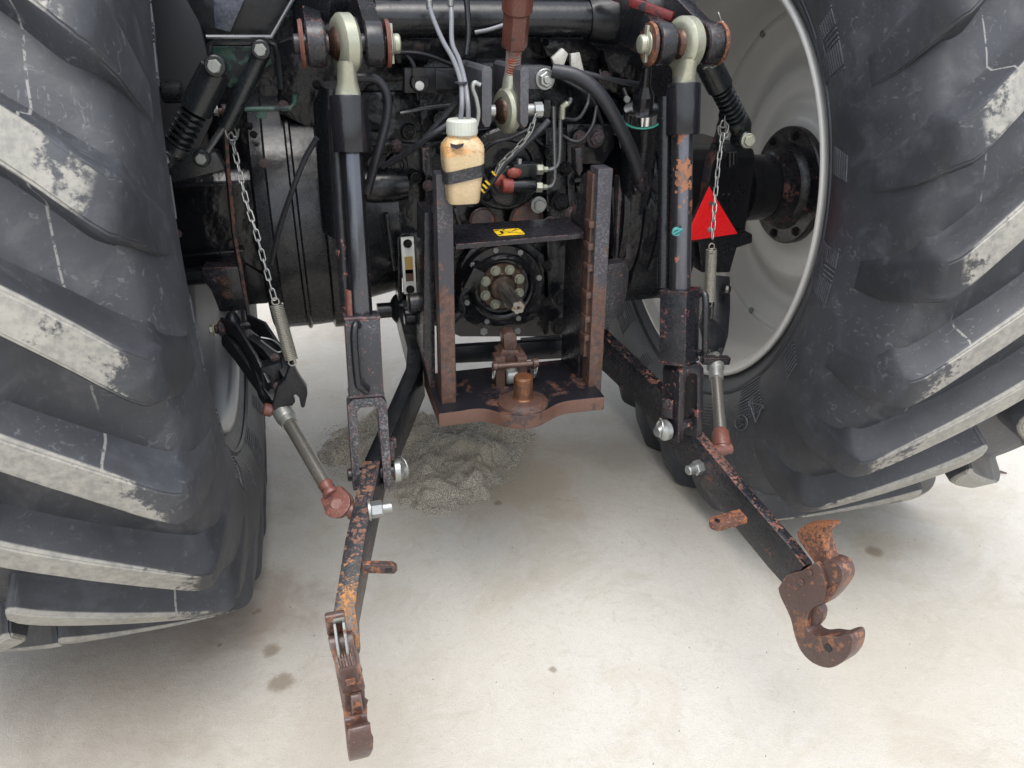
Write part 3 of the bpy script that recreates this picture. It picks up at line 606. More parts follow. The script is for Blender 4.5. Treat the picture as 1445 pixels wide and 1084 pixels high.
# ---- upper cross shaft (rockshaft) and lift arms
ys = -.26
a = at(415, 26, Y=-.40); b = at(985, 26, Y=ys)
m = MB(); c0 = at(545, 27, Y=ys); c1 = at(830, 27, Y=ys); c0.z = c1.z = (c0.z + c1.z) / 2
m.lathe(c0, c1 - c0, [(-.06, .026), (-.02, .028), (-.02, .032), (0, .034), ((c1 - c0).length - .004, .034), ((c1 - c0).length, .030)], 48); rs = part('rockshaft', m, BLACK, T, 'long glossy black cross shaft along the top', ang=28)
c2 = c1 + V((.22, 0, .006))
m = MB(); m.lathe(c1 + V((0, .01, 0)), c2 - c1, [(0, .040), (.02, .046), (.14, .055), (.22, .05)], 48); part('shaft_sleeve', m, BLACK2, T, ang=28)
for s, (lx, ly) in ((-1, (487, 62)), (1, (968, 62))):
    e = at(lx, ly, Y=-.475); sx = e.x
    # fork plates of the lift arm, pierced by the pin
    for k_, dx in ((0, -.047), (1, .047)):
        m = MB(); x = sx + dx; m.lathe(V((x - .016, e.y, e.z)), (1, 0, 0), [(0, .032), (.003, .036), (.029, .036), (.032, .032)], 40)
        m.prism([V((x - .014, e.y - .01, e.z + .034)), V((x - .014, e.y + .03, e.z + .040)), V((x - .014, -.26, e.z + .11)), V((x - .014, -.20, e.z + .06)), V((x - .014, -.26, e.z + .0)), V((x - .014, e.y + .02, e.z - .028))], (.028, 0, 0))
        part('lift_arm', m, CHIP, T, None, bevel=.003, ang=30)
m = MB(); e = at(968, 62, Y=-.475); m.bar([at(845, -14, Y=-.30), at(900, 6, Y=-.40), at(950, 24, Y=-.44)], .022, .016, top=False); part('arm_web', m, ARMR, T, 'dull red lift arm edge at the top right', bevel=.004)
m = MB(); m.bar([at(420, -20, Y=-.36), at(480, 10, Y=-.42)], .05, .05, top=False); part('arm_web', m, BLACK, T, bevel=.006)
m = MB(); m.bar([at(540, 5, Y=-.20), at(520, -20, Y=-.2)], .12, .10, top=False); part('arm_web', m, BLACK, T, bevel=.02)

# ---- top link bracket, socket, bolts across the top
for x0_, x1_ in ((680, 695), (734, 747)):
    m = plate_px([(x0_, 100), (x0_ + 4, 94), (x1_ - 2, 94), (x1_, 100), (x1_ - 1, 172), (x1_ - 4, 180), (x0_ + 4, 180), (x0_, 172)], -.50, .20); part('top_link_bracket', m, GREYP, T, 'grey worn cheek plate beside the top link eye', bevel=.003)
m = plate_px([(570, 96), (780, 96), (782, 125), (690, 125), (640, 128), (572, 132)], -.27, .03); part('cross_plate', m, BLACK2, T, bevel=.003)
m = plate_px([(744, 94), (778, 94), (780, 126), (744, 126)], -.34, .06); part('bracket_pad', m, GREYP, T, bevel=.003); boltpx(T, 769, 112, -.342, 11, 'bz')
m = plate_px([(615, 98), (640, 108), (662, 118), (640, 126), (615, 127)], -.32, .02); part('gusset', m, BLACK2, T, bevel=.002)
p = at(592, 116, Y=-.32); q = 13.5 / ppm(p)
m = MB(); m.lathe(p, (0, -1, 0), [(-.03, q * 1.05), (0, q * 1.05), (.006, q), (.010, q * .9), (.0101, .0001)], 36); m.box(at(591, 101, Y=-.33), .026, .02, .014); sk = part('trailer_socket', m, PLASTIC, T, 'dark round trailer socket with pale centre', bevel=.0, ang=30)
m = MB(); m.lathe(at(592, 121, Y=-.331), (0, -1, 0), [(0, .0085), (.002, .0085), (.003, .007), (.0031, .0001)], 24); part('socket_centre', m, CAPGR, sk)
part('socket_bracket', plate_px([(571, 99), (616, 99), (616, 131), (571, 131)], -.318, .004), BLACK2, T, bevel=.001)
# pale torn shapes (folded aluminium bits) between the shaft and the bracket
for q in ([(779, 82), (794, 68), (802, 76), (796, 92), (784, 97)], [(806, 76), (818, 74), (824, 100), (806, 97)]):
    m = plate_px(q, -.30, .012); part('foil_tab', m, ALUB, T, 'small pale metal tab catching light', bevel=.001)
# bits of hardware at random dark places, all real bolts seen in the gloom
for x, y, r_, Y in ((447, 120, 5, -.25), (880, 118, 7, -.2), (770, 60, 4, -.25), (905, 235, 4, -.2), (484, 356, 9, -.36), (645, 230, 7, -.22), (850, 330, 5, -.22), (830, 150, 5, -.24), (436, 70, 5, -.3), (358, 190, 4, -.2), (352, 178, 4, -.2), (612, 300, 5, -.18), (530, 180, 5, -.2), (548, 140, 6, -.2)):
    boltpx(T, x, y, Y, r_, 'black')
m = MB(); p = at(481, 356, Y=-.40); m.cyl(p, p + V((.02, .02, 0)), .012, n=20, ch=.002); part('grease_plug', m, REDROD, T); m = MB(); m.cyl(p + V((-.004, -.004, 0)), p, .009, n=12); part('grease_plug_face', m, BZINC, T)
for x, y, r_, Y, kd in ((500, 28, 4, -.3, 'dz'), (662, 186, 5, -.27, 'grey'), (604, 262, 6, -.25, 'grey'), (829, 262, 8, -.28, 'grey'), (622, 210, 6, -.24, 'black'), (560, 205, 6, -.22, 'grey'), (590, 70, 6, -.2, 'grey'), (805, 300, 6, -.27, 'grey'), (812, 352, 6, -.27, 'grey'), (884, 140, 5, -.3, 'dz'), (700, 148, 4, -.3, 'dz'), (853, 110, 7, -.25, 'grey'), (545, 330, 6, -.19, 'grey'), (528, 230, 7, -.2, 'grey'), (400, 150, 6, -.2, 'grey'), (372, 230, 5, -.3, 'grey'), (250, 330, 5, -.16, 'grey'), (330, 345, 5, -.16, 'grey')):
    boltpx(T, x, y, Y, r_, kd)
for x in (596, 812):
    part('lifting_tab', plate_px([(x, 210), (x + 9, 208), (x + 11, 238), (x + 6, 250), (x + 1, 240)], -.36, .03), CHIP, T, bevel=.002)
for q in ([(560, 62), (590, 140)], [(880, 125), (868, 190)], [(520, 75), (640, 92)], [(790, 110), (850, 175)]):
    m = MB(); a, b = [at(*p_, Y=-.24) for p_ in q]; mid = (a + b) / 2 + V((.01, -.02, .012)); m.tube(smooth([a, mid, b]), .0042, 8); part('hose', m, HOSE, T)
m = MB(); m.lathe(at(770, 150, Y=-.30), (0, 0, 1), [(-.02, .012), (0, .014), (.010, .014), (.013, .010)], 6); part('breather_cap', m, CAST, T, ang=25)
for x, y, r_, Y in ((650, 200, 13, -.235), (775, 215, 9, -.25), (655, 330, 10, -.24), (786, 330, 11, -.245), (560, 232, 14, -.19), (577, 186, 10, -.19), (622, 168, 11, -.22), (730, 188, 12, -.25), (858, 150, 12, -.2), (760, 182, 9, -.26), (540, 210, 11, -.19), (833, 120, 11, -.22), (640, 432, 9, -.22), (586, 250, 8, -.2), (850, 300, 12, -.16), (905, 330, 10, -.2)):
    p = at(x, y, Y=Y + .012); q = r_ / ppm(p); m = MB(); m.lathe(p, (0, -1, 0), [(-.01, q * 1.15), (.006, q * 1.1), (.010, q), (.010, q * .7), (.006, q * .62), (.006, q * .3), (.012, q * .28), (.012, .0001)], 28); part('casting_boss', m, CAST, T, ang=28)
for a_, b_, th_ in (((615, 205), (640, 232), 5), ((600, 188), (690, 182), 5), ((748, 190), (800, 236), 4), ((810, 262), (846, 258), 5), ((640, 292), (660, 350), 5), ((770, 300), (800, 300), 4), ((512, 200), (590, 205), 5), ((545, 300), (556, 380), 5), ((862, 262), (866, 360), 5), ((240, 262), (345, 258), 4), ((242, 360), (345, 352), 4), ((362, 215), (470, 205), 3)):
    a = at(*a_, Y=-.21 if a_[0] > 480 else -.16); b = at(*b_, Y=-.21 if a_[0] > 480 else -.16); m = MB(); m.bar([a, b], .03, th_ / ppm(a), side=(0, 1, 0), top=False); part('rib', m, CAST, T, bevel=.002)
# cylinder right of centre with chromed gland
g0 = at(907, 152, Y=-.30); g1 = at(884, 385, Y=-.14); gd = (g1 - g0).normalized()
m = MB(); m.lathe(g0 + gd * .028, gd, [(0, .036), (.003, .040), (.10, .040), (.30, .038), (.31, .03)], 40); cy = part('lift_cylinder', m, BLACK, T, 'black lift cylinder with chromed collar', ang=28)
m = MB(); m.lathe(g0, gd, [(0, .030), (.002, .0395), (.022, .0395), (.024, .037)], 40); part('chrome_collar', m, CHROME, cy, ang=28)
m = MB(); m.lathe(g0 + gd * .024, gd, [(0, .0405), (.002, .042), (.004, .0405)], 40); part('seal_ring', m, GREENL, cy)
m = MB(); m.lathe(g0, -gd, [(0, .022), (.03, .022), (.05, .012), (.09, .010)], 14); part('piston_rod', m, PLASTIC, cy, flat=True)
g0 = at(470, 150, Y=-.33); g1 = at(482, 420, Y=-.2); gd = (g1 - g0).normalized(); m = MB(); m.lathe(g0, gd, [(-.04, .02), (0, .036), (.26, .036), (.27, .03)], 40); part('lift_cylinder', m, BLACK, T, 'black lift cylinder behind the left lifting rod', ang=28)
# sight glass
p = at(577, 376, Y=-.24); q = 1 / ppm(p)
m = MB(); m.box(p + V((0, .006, 0)), 18 * q, .012, 82 * q); sg = part('sight_glass', m, ALU, T, 'pale oil sight glass half full of amber oil', bevel=.0015)
m = MB(); m.box(p + V((0, -.0015, .004)), 11 * q, .004, 24 * q); part('sight_window', m, AMBER, sg)
m = MB(); m.box(p + V((0, -.0015, -.020)), 11 * q, .004, 17 * q); part('sight_window', m, DKOIL, sg)
for dz in (33, -34): bolt(sg, p + V((0, -.001, dz * q)), (0, -1, 0), .0075, 'black')
m = plate_px([(562, 330), (590, 328), (594, 420), (585, 421), (560, 380)], -.20, .08); part('side_casting', m, CAST, T, bevel=.004)
# bolts beside the frame, lower left
m = MB(); p = at(582, 428, Y=-.36); m.cyl(p + V((-.01, 0, 0)), p + V((.05, 0, 0)), .022, n=28, ch=.004); part('link_pin_head', m, CHIP, T)
m = MB(); p = at(570, 447, Y=-.30); m.cyl(p, p + V((.09, 0, 0)), .02, n=24, ch=.003); part('link_pin_head', m, CAST, T)

# ---- hoses and cables
def hose(pts, r, mat=HOSE, label=None, n=10):
    m = MB(); m.tube(smooth([at(x, y, Y=Y) for x, y, Y in pts], 7), r, n); return part('hose', m, mat, T, label, ang=60)
hose([(780, 100, -.36), (815, 108, -.38), (848, 135, -.39), (880, 190, -.38), (897, 230, -.36), (904, 262, -.34)], .0135, HOSE, 'thick black hydraulic hose arching over to the right', 14)
m = MB(); a = at(902, 246, Y=-.35); b = at(906, 285, Y=-.33); m.lathe(a, b - a, [(0, .015), (.01, .017), (.02, .015), (.03, .018), (.04, .012)], 12); m.cyl(at(893, 268, Y=-.34), at(912, 262, Y=-.34), .012, n=12); part('hose_fitting', m, CHIP, T, ang=25)
hose([(500, 110, -.40), (530, 112, -.40), (546, 135, -.40), (545, 170, -.40), (532, 220, -.40), (518, 272, -.38)], .0085)
hose([(660, 150, -.30), (640, 170, -.32), (610, 190, -.32), (575, 215, -.28), (540, 235, -.24)], .006)
hose([(655, 90, -.33), (668, 98, -.34), (655, 128, -.34), (640, 150, -.32), (600, 195, -.30)], .0065)
hose([(447, 195, -.42), (430, 225, -.40), (412, 270, -.38), (395, 320, -.34), (383, 372, -.30)], .0052)
hose([(565, 160, -.22), (600, 153, -.22), (640, 148, -.2)], .004, STEELP)
hose([(670, 46, -.30), (690, 42, -.30), (715, 34, -.30)], .004, TUBEG)
hose([(775, 170, -.40), (745, 200, -.40), (715, 228, -.40), (690, 262, -.39), (670, 285, -.36)], .0060, HOSE, 'black corrugated cable with yellow flecks')
for i, (x, y) in enumerate(((698, 244), (689, 257), (685, 262), (682, 268))):
    m = MB(); p = at(x, y, Y=-.405); m.lathe(p, V((-.6, 0, -.6)), [(0, .0065), (.004, .0065)], 12); part('yellow_fleck', m, YEL, T)
hose([(672, 232, -.33), (690, 205, -.36), (720, 195, -.37), (752, 180, -.37)], .0035)
hose([(676, 228, -.31), (684, 250, -.31), (700, 275, -.30)], .0035)
hose([(790, 190, -.27), (815, 200, -.29), (835, 180, -.29), (842, 150, -.27)], .004)
hose([(795, 168, -.27), (815, 168, -.29), (828, 150, -.29), (832, 130, -.27)], .004)
hose([(930, 240, -.28), (950, 300, -.30), (965, 330, -.3)], .004)
hose([(812, 100, -.29), (860, 112, -.3), (905, 120, -.28)], .006)
m = MB(); m.bar([at(906, 235, Y=-.27), at(945, 275, Y=-.22)], .008, .02); part('strap', m, HOSE, T)
# curled zinc hook and thin wire by the top link
m = MB(); m.tube(smooth([at(*q, Y=-.50) for q in ((678, 120), (670, 117), (667, 125), (672, 140), (675, 160), (672, 178))]), .0042, 10); part('wire_hook', m, BZINC, T, 'bright bent wire hook beside the top link')
for pts in ([(756, 168), (748, 190), (728, 212), (712, 228), (700, 246)], ):
    m = MB(); m.tube(smooth([at(*q, Y=-.43) for q in pts]), .0015, 6); part('wire', m, BZINC, T)
    P_ = smooth([at(*q, Y=-.43) for q in pts], 5)
    lk = MB(); lk.tube([V((.0035 * math.cos(a), .0035 * math.sin(a), .011 * math.sin(a) + .0 )) for a in [i * math.pi / 6 for i in range(12)]], .0012, 6, True)
# black corner frame + fender bracket top left
def rod(pts, Y, r, mat, name='bracket_edge', k=1, label=None):
    m = MB(); m.tube(smooth([at(x, y, Y=Y) for x, y in pts], k) if k > 1 else [at(x, y, Y=Y) for x, y in pts], r, 8); return part(name, m, mat, T, label)
part('cab_panel', plate_px([(262, -60), (430, -60), (402, 28), (382, 50), (292, 51), (252, -20)], -.36, .02), BLACK2, T, 'black panel at the top left', bevel=.002)
part('cab_panel', plate_px([(300, 0), (345, 0), (325, 46), (303, 40)], -.375, .01), NAVY, T, bevel=.002)
rod([(291, 52), (383, 52), (420, -12)], -.39, .0035, STEELP); rod([(296, 78), (296, 64), (302, 60), (380, 60), (388, 64), (392, 75), (397, 126)], -.38, .005, BLK3, 'support_frame', label='dark bent frame above the damper')
part('damper_bracket', plate_px([(298, 66), (378, 66), (384, 90), (325, 125), (298, 100)], -.34, .012), GREEN, T, 'dark green damper bracket', bevel=.002)
rod([(345, 154), (410, 153), (416, 146), (416, 134)], -.36, .0045, GREEN, 'support_frame'); part('support_tab', plate_px([(355, 157), (376, 157), (376, 168), (360, 168)], -.36, .01), GREEN, T, bevel=.001)
part('cab_underside', plate_px([(392, 60), (470, 30), (600, 50), (600, 110), (520, 120), (470, 200), (392, 160)], -.16, .1), CAST, T, bevel=.01)
m = MB(); m.box((.02, -.02, 1.36), .80, .20, .34); part('hitch_casting', m, CAST, T, 'dark casting behind the cross shaft', bevel=.02)
m = MB(); m.box((-.44, .06, 1.20), .30, .20, .40); part('axle_bracket', m, CAST, T, bevel=.02)
m = MB(); m.box((.42, .08, 1.22), .26, .16, .34); part('axle_bracket', m, CAST, T, bevel=.02)
for q in ([(545, 52), (610, 54), (604, 92), (560, 90)], [(760, 52), (830, 54), (850, 78), (830, 96), (772, 80)], [(630, 52), (676, 52), (672, 92), (640, 92)], [(850, 70), (905, 76), (900, 118), (862, 110)]):
    part('casting_lug', plate_px(q, -.17 - random.random() * .03, .08), CAST, T, bevel=.006)
# engine block; thin cab slab added out of view to block sky reflections
m = MB(); m.box((0, 1.3, 1.0), .42, 1.6, .45); part('engine_block', m, CAST, T, bevel=.05)
m = MB(); m.box((0, .50, 1.62), .86, 1.1, .05); part('cab_floor_blocker', m, BLACK2, T, bevel=.01)  # unseen slab, added to keep sky reflection off the axle drum
part('mudguard_panel', plate_px([(205, -60), (258, -60), (300, 105), (300, 170), (270, 235), (215, 250)], -.10, .02), MUDG, T, 'dull grey-black panel inside the left wheel', bevel=.004)
# left dampers: coil spring strut and gas strut
def strut(a, b, s):
    a = V(a); b = V(b); d = (b - a); L = d.length; d.normalize(); m = MB()
    pr = [(0, .012), (.004, .026), (L * .44, .027), (L * .45, .020)]
    t = L * .46
    while t < L * .80: pr += [(t, .015), (t + .003, .023), (t + .006, .023), (t + .009, .015)]; t += .0115
    pr += [(L * .81, .018), (L * .815, .024), (L * .9, .024), (L, .012)]
    m.lathe(a, d, pr, 28); return part('spring_strut', m, BLK3, T, 'black spring strut with exposed coils', ang=28)
strut(at(306, 96, Y=-.40), at(238, 226, Y=-.38), -1)
strut(at(985, 62, Y=-.36), at(1052, 192, Y=-.33), 1)
for x, y, Y, r_, kd in ((303, 94, -.44, 10, 'dz'), (368, 71, -.41, 9, 'dz'), (230, 227, -.42, 9, 'dz'), (284, 225, -.36, 8, 'dz'), (1057, 199, -.37, 8, 'zinc'), (1040, 165, -.33, 8, 'black')):
    p = at(x, y, Y=Y); q = r_ / ppm(p); m = MB(); m.cyl(p + V((0, .005, 0)), p + V((0, .05, 0)), q * 1.5, n=28, ch=.002); part('bush', m, BLK3, T); bolt(T, p + V((0, .004, 0)), (-.15, -1, .05), q, kd)
m = MB(); m.cyl(at(370, 74, Y=-.37), at(318, 180, Y=-.36), .0145, .0135, 20); part('gas_strut', m, BLK3, T, 'slim dark gas strut')
m = MB(); m.cyl(at(318, 175, Y=-.36), at(285, 224, Y=-.34), .006, n=12); part('gas_strut_rod', m, STEELP, T)
m = MB(); m.cyl(at(228, 130, Y=-.25), at(258, 130, Y=-.25), .02, n=24, ch=.003); part('bush', m, BLK3, T)
part('damper_foot', plate_px([(215, 215), (305, 215), (318, 240), (228, 262)], -.33, .05), BLK3, T, bevel=.004)
part('damper_foot', plate_px([(1020, 205), (1052, 203), (1050, 213), (1022, 216)], -.33, .05), BLK3, T, bevel=.004)
m = MB(); m.cyl(at(1030, 215, Y=-.2), at(1030, 235, Y=-.2), .008, n=14); m.cyl(at(1035, 215, Y=-.2), at(1035, 232, Y=-.2), .008, n=14); part('stud', m, CAST, T)
# long rusty strap / flat bars beside the check chains
m = MB(); m.bar([at(316, 150, Y=-.30), at(320, 230, Y=-.26), at(330, 330, Y=-.22), at(352, 455, Y=-.20)], .007, .018, side=(1, .3, 0), top=False); part('chain_bracket', m, FLATB, T, 'long rusty flat bar hanging from the left chain bolt', bevel=.001)
m = MB(); m.bar([at(1026, 145, Y=-.30), at(1015, 190, Y=-.28), at(1000, 230, Y=-.26), at(990, 290, Y=-.24)], .007, .020, side=(1, .3, 0), top=False); part('chain_bracket', m, FLATB, T, 'rusty flat bar hanging from the right chain bolt', bevel=.001)
for x0_, x1_, y, Y, e in ((302, 334, 157, -.31, -1), (1018, 1040, 139, -.31, 1)):
    a = at(x0_ + 6, y, Y=Y); b = at(x1_ - 4, y, Y=Y); m = MB(); m.cyl(a, b, .0055, n=14); m.cyl(a + (b - a) * .3, a + (b - a) * .55, .0125, n=20, ch=.001); part('chain_bolt', m, FLATB, T); bolt(T, a, a - b, .008, 'bz'); bolt(T, b, b - a, .008, 'bz')
# stabiliser mounting blocks under the axle
part('mounting_block', plate_px([(285, 378), (343, 376), (352, 438), (310, 441), (298, 410), (286, 396)], -.21, .12), CHIP, T, 'black block under the left axle', bevel=.004)
boltpx(T, 321, 415, -.212, 6, 'rust'); boltpx(T, 318, 398, -.212, 6, 'rust')
part('mounting_block', plate_px([(985, 335), (1062, 330), (1062, 343), (1040, 350), (1030, 385), (990, 385)], -.19, .10), CHIP, T, 'black block under the right axle', bevel=.004)
part('axle_foot', plate_px([(235, 385), (345, 380), (345, 392), (240, 397)], -.2, .2), BLACK2, T, bevel=.003)
# reflector
tri = thing('warning_reflector', 'red triangular reflector bolted beside the right-hand chain', 'reflector', at(1000, 338, Y=-.29))
part('reflector_face', plate_px([(1001, 263), (1006, 272), (1041, 330), (973, 340), (966, 338)], -.292, .003), REFL, tri, bevel=.0008)
part('backing_plate', plate_px([(999, 257), (1008, 268), (1044, 332), (1044, 336), (964, 344), (962, 340)], -.2885, .003), BLACK2, tri, bevel=.0005)
inst('hex_bolt', BM['bzh'], tri, at(1002, 324, Y=-.292), rotz((0, -1, 0)), .005); m = MB(); m.cyl(at(1003, 287, Y=-.2922), at(1003, 287, Y=-.294), .005, n=7); part('mounting_hole', m, PLASTIC, tri)

# ================================================================== DRAWBAR FRAME (ladder hitch)
D = thing('hitch_frame', 'worn brown ladder hitch frame with two upright posts and scalloped drawbar plate', 'hitch frame', at(735, 590, Y=-.52))
ZT = at(620, 590, Y=-.555).z + .012
def rail(px, s):
    a = at(*px[0], Y=-.52); b = at(*px[1], Y=-.52); wd = .030
    m = MB(); m.prism([a + V((-wd / 2, 0, 0)), a + V((wd / 2, 0, 0)), b + V((wd / 2, 0, 0)), b + V((-wd / 2, 0, 0))], (0, .045, 0))
    o = part('post', m, POST, D, 'upright post worn from black paint to brown rust', bevel=.0035)
    m = MB(); x = a.x - s * .019; m.prism([V((x, -.475, a.z - .01)), V((x, -.475, b.z)), V((x, -.36, b.z)), V((x, -.36, a.z - .16)), V((x, -.44, a.z - .03))], (s * .012, 0, 0))
    part('side_plate', m, CHIP, D, bevel=.002); return a, b
aL, bL = rail([(627, 246), (634, 585)], -1); aR, bR = rail([(855, 238), (839, 561)], 1)
for y in (315, 346, 376, 414, 448, 474):       # locking lugs down the inside of the right post
    p = at(832 - (y - 315) * .04, y, Y=-.50); m = MB(); m.box(p, .013, .03, .014); part('locking_lug', m, BROWN, D, bevel=.003)
m = MB(); m.bar([at(836, 244, Y=-.49), at(823, 500, Y=-.49)], .010, .03, side=(1, 0, 0), top=False); part('guide_strip', m, BROWN, D, bevel=.002)
zs = .925
pl = [V((-.136, -.515, zs)), V((.105, -.500, zs)), V((.122, -.495, zs)), V((.128, -.48, zs)), V((.128, -.37, zs)), V((-.136, -.37, zs))]
m = MB(); m.prism(pl, (0, 0, -.010)); part('shelf', m, SHELFM, D, 'flat black shelf with a yellow sticker between the posts', bevel=.0015)
c = at(718, 328, Z=zs + .001); st = MB()
def stk(x, y, sx, sy): st.box(c + V((x, y, .0006)), sx, sy, .0008)
stk(0, .017, .052, .010); stk(0, -.017, .052, .010); stk(-.022, 0, .010, .034); stk(.021, 0, .012, .034); stk(.002, .006, .014, .006); stk(.002, -.008, .030, .005); stk(-.006, 0, .008, .014); stk(.011, -.002, .006, .012)
part('sticker', st, YEL, D, 'worn yellow warning sticker')
# lower plate: scalloped outline
def zp(px, py): return at(px, py, Z=ZT)
front = [zp(619, 584), zp(649, 580), zp(668, 577), zp(685, 577), zp(698, 580), zp(715, 585), zp(738, 587), zp(758, 584), zp(773, 577), zp(786, 570), zp(800, 566), zp(815, 564), zp(854, 560)]
front = smooth(front, 3)
y_b = -.37
pl = front + [V((front[-1].x + .002, y_b, ZT)), V((front[0].x - .0, y_b, ZT))]
m = MB(); m.prism(pl, (0, 0, -.031)); part('drawbar_plate', m, DRAWM, D, 'thick brown scalloped drawbar plate', bevel=.003, ang=40)
# pin and boss
pb = zp(738, 568)
m = MB(); m.lathe(pb, (0, 0, 1), [(0, .052), (.004, .051), (.008, .042), (.011, .036), (.012, .0001)], 44); part('pin_boss', m, BROWN, D, ang=30); m = MB(); m.lathe(pb, (0, 0, 1), [(.010, .023), (.014, .0200), (.056, .0195), (.060, .017), (.0605, .0001)], 44); part('hitch_pin', m, PINM, D, 'stubby orange-rusted hitch pin', ang=30)
for x, y in ((696, 560), (762, 554)):
    m = MB(); m.cyl(zp(x, y) + V((0, 0, .0005)), zp(x, y) + V((0, 0, .002)), .012, n=24); part('plate_hole', m, PLASTIC, D)
# clevis latch behind the pin
z0 = zp(720, 545)
def lp(px, py): return at(px, py, Y=-.46)
for x in (706, 737):
    m = plate_px([(x - 7, 505), (x + 7, 503), (x + 7, 550), (x - 5, 553)], -.475, .03); part('latch_cheek', m, BROWN, D, bevel=.002)
m = MB(); m.prism([lp(704, 500), lp(742, 498), lp(740, 516), lp(706, 520)], (0, .05, 0)); part('latch_block', m, BROWN, D, bevel=.004)
m = MB(); m.prism([lp(710, 474), lp(716, 469), lp(728, 470), lp(730, 478), lp(730, 492), lp(726, 496), lp(712, 495)], (0, .035, 0)); m.prism([lp(709, 494), lp(731, 494), lp(738, 503), lp(704, 504)], (0, .04, 0)); part('latch_lever', m, BROWN, D, bevel=.005)
a = lp(692, 512) + V((0, -.02, 0)); b = lp(755, 507) + V((0, -.02, 0)); m = MB(); m.cyl(a, b, .0062, n=18, ch=.001); m.cyl(a, a + (b - a) * .1, .010, n=18, ch=.001); m.cyl(b - (b - a) * .12, b, .0105, n=18, ch=.001); part('cross_pin', m, BROWN, D)
for p, mt in ((a + V((.002, -.002, -.014)), 0), (b + V((-.004, -.002, -.012)), 0)):
    m = MB(); m.tube([p + V((.002 * math.sin(t), .006 * math.cos(t), .013 * math.sin(t))) for t in [i * math.pi / 8 for i in range(16)]], .0016, 7, True); part('ring_clip', m, DZINC, D)
m = MB(); p = lp(722, 530); m.cyl(p + V((-.014, 0, 0)), p + V((.014, 0, 0)), .018, n=24, ch=.003); part('latch_roller', m, DZINC, D)
for x, e in ((704, -1), (748, 1)): bolt(D, lp(x, 528), (e, -.2, 0), .011, 'grey')
part('guard_bar', plate_px([(640, 490), (800, 480), (800, 506), (640, 513)], -.33, .02), BLACK2, D, bevel=.002)
m = MB(); m.cyl(at(735, 479, Y=-.34), at(790, 475, Y=-.34), .004, n=12); part('guard_rod', m, BLACK2, D)

# ================================================================== TOP LINK
TL = thing('top_link', 'rust-red threaded top link with a zinc eye between grey cheek plates', 'top link', at(716, 165, Y=-.44))
e = at(716, 156, Y=-.44); q = 1 / ppm(e)
up = (at(722, 112, Y=-.435) - e).normalized()
up2 = at(733, -30, Y=-.50)
m = MB(); ea = V((1, .28, 0)).normalized(); m.lathe(e - ea * .013, ea, [(0, .026), (.002, .0355), (.008, .0405), (.018, .0405), (.024, .0355), (.026, .026)], 44)
m.lathe(e + up * .03, up, [(0, .016), (.02, .016), (.034, .0145)], 24); part('link_eye', m, ZINC, TL, 'yellowed zinc eye end', ang=30)
m = MB(); m.sphere(e, .027); part('ball', m, BRONZE, TL)
a = e + up * .060; d = (up2 - a).normalized(); m = MB(); pr = []; t = 0
while t < .075: pr += [(t, .0125), (t + .0018, .0140), (t + .0030, .0140), (t + .0042, .0125)]; t += .0046
m.lathe(a, d, pr, 24); part('thread', m, THR, TL, ang=25)
b = a + d * .052; m = MB(); m.lathe(b, d, [(0, .020), (.003, .024), (.060, .0235), (.063, .0235)], 6); m.lathe(b + d * .06, d, [(0, .0235), (.005, .0265), (.25, .0265)], 28); part('sleeve', m, TOPLINK, TL, 'dark red worn adjusting sleeve', bevel=.001, ang=28)
m = MB(); m.cyl(e + V((-.05, 0, 0)), e + V((.055, 0, 0)), .011, n=20, ch=.002); part('pin', m, BZINC, TL)
m = MB(); m.cyl(e + V((.05, -.004, .0)), e + V((.065, -.004, 0)), .014, n=8); part('pin_head', m, BZINC, TL)

# ================================================================== BOTTLE
B = thing('plastic_bottle', 'yellowed plastic catch bottle with white screw cap strapped to the left post', 'bottle', at(650, 285, Y=-.53))
bb = at(653, 285, Y=-.53); bt = at(652, 186, Y=-.53); hgt = bt.z - bb.z; q = 1 / ppm(at(650, 230, Y=-.53)); ux = (bt - bb)
def rrect(c, hx, hy, r, n=5):
    o = []
    for sx, sy, a0 in ((1, 1, 0), (-1, 1, 90), (-1, -1, 180), (1, -1, 270)):
        for i in range(n + 1):
            a = R(a0 + 90 * i / n); o.append(V(c) + V((sx * (hx - r) + r * math.cos(a), sy * (hy - r) + r * math.sin(a), 0)))
    return o
m = MB(); sec = [(0, .62, .010), (.004, .74, .012), (.03, .80, .014), (.30, .88, .014), (.55, .97, .013), (.60, .99, .013), (.78, 1.0, .014), (.84, .97, .018), (.90, .84, .02), (.925, .76, .02), (.93, .72, .02), (1.0, .72, .02)]
for t, sc, r in sec:
    hx = .0355 * sc; m.v += rrect(bb + ux * t + V((0, 0, 0)), hx, hx * .86, min(r, hx * .84))
n_ = 24
for i in range(len(sec) - 1):
    for k_ in range(n_): m.f.append((i * n_ + k_, i * n_ + (k_ + 1) % n_, (i + 1) * n_ + (k_ + 1) % n_, (i + 1) * n_ + k_))
m.f += [tuple(range(n_)), tuple(range((len(sec) - 1) * n_, len(sec) * n_))]
part('bottle_body', m, CREAM, B, ang=50)
cp = bb + ux * 1.0; m = MB(); n_ = 60
for t, r in ((-.004, .0262), (0, .0268), (.018, .0258), (.021, .0235), (.0211, .0001)):
    m.v += [cp + V(((r + (.0007 if i % 2 and .0001 < t < .02 or t == 0 and i % 2 else 0)) * math.cos(2 * math.pi * i / n_), (r + (.0007 if i % 2 else 0)) * math.sin(2 * math.pi * i / n_), t)) for i in range(n_)]
for j in range(4):
    for i in range(n_): m.f.append((j * n_ + i, j * n_ + (i + 1) % n_, (j + 1) * n_ + (i + 1) % n_, (j + 1) * n_ + i))
part('screw_cap', m, CAPW, B, 'white ribbed screw cap', ang=25)
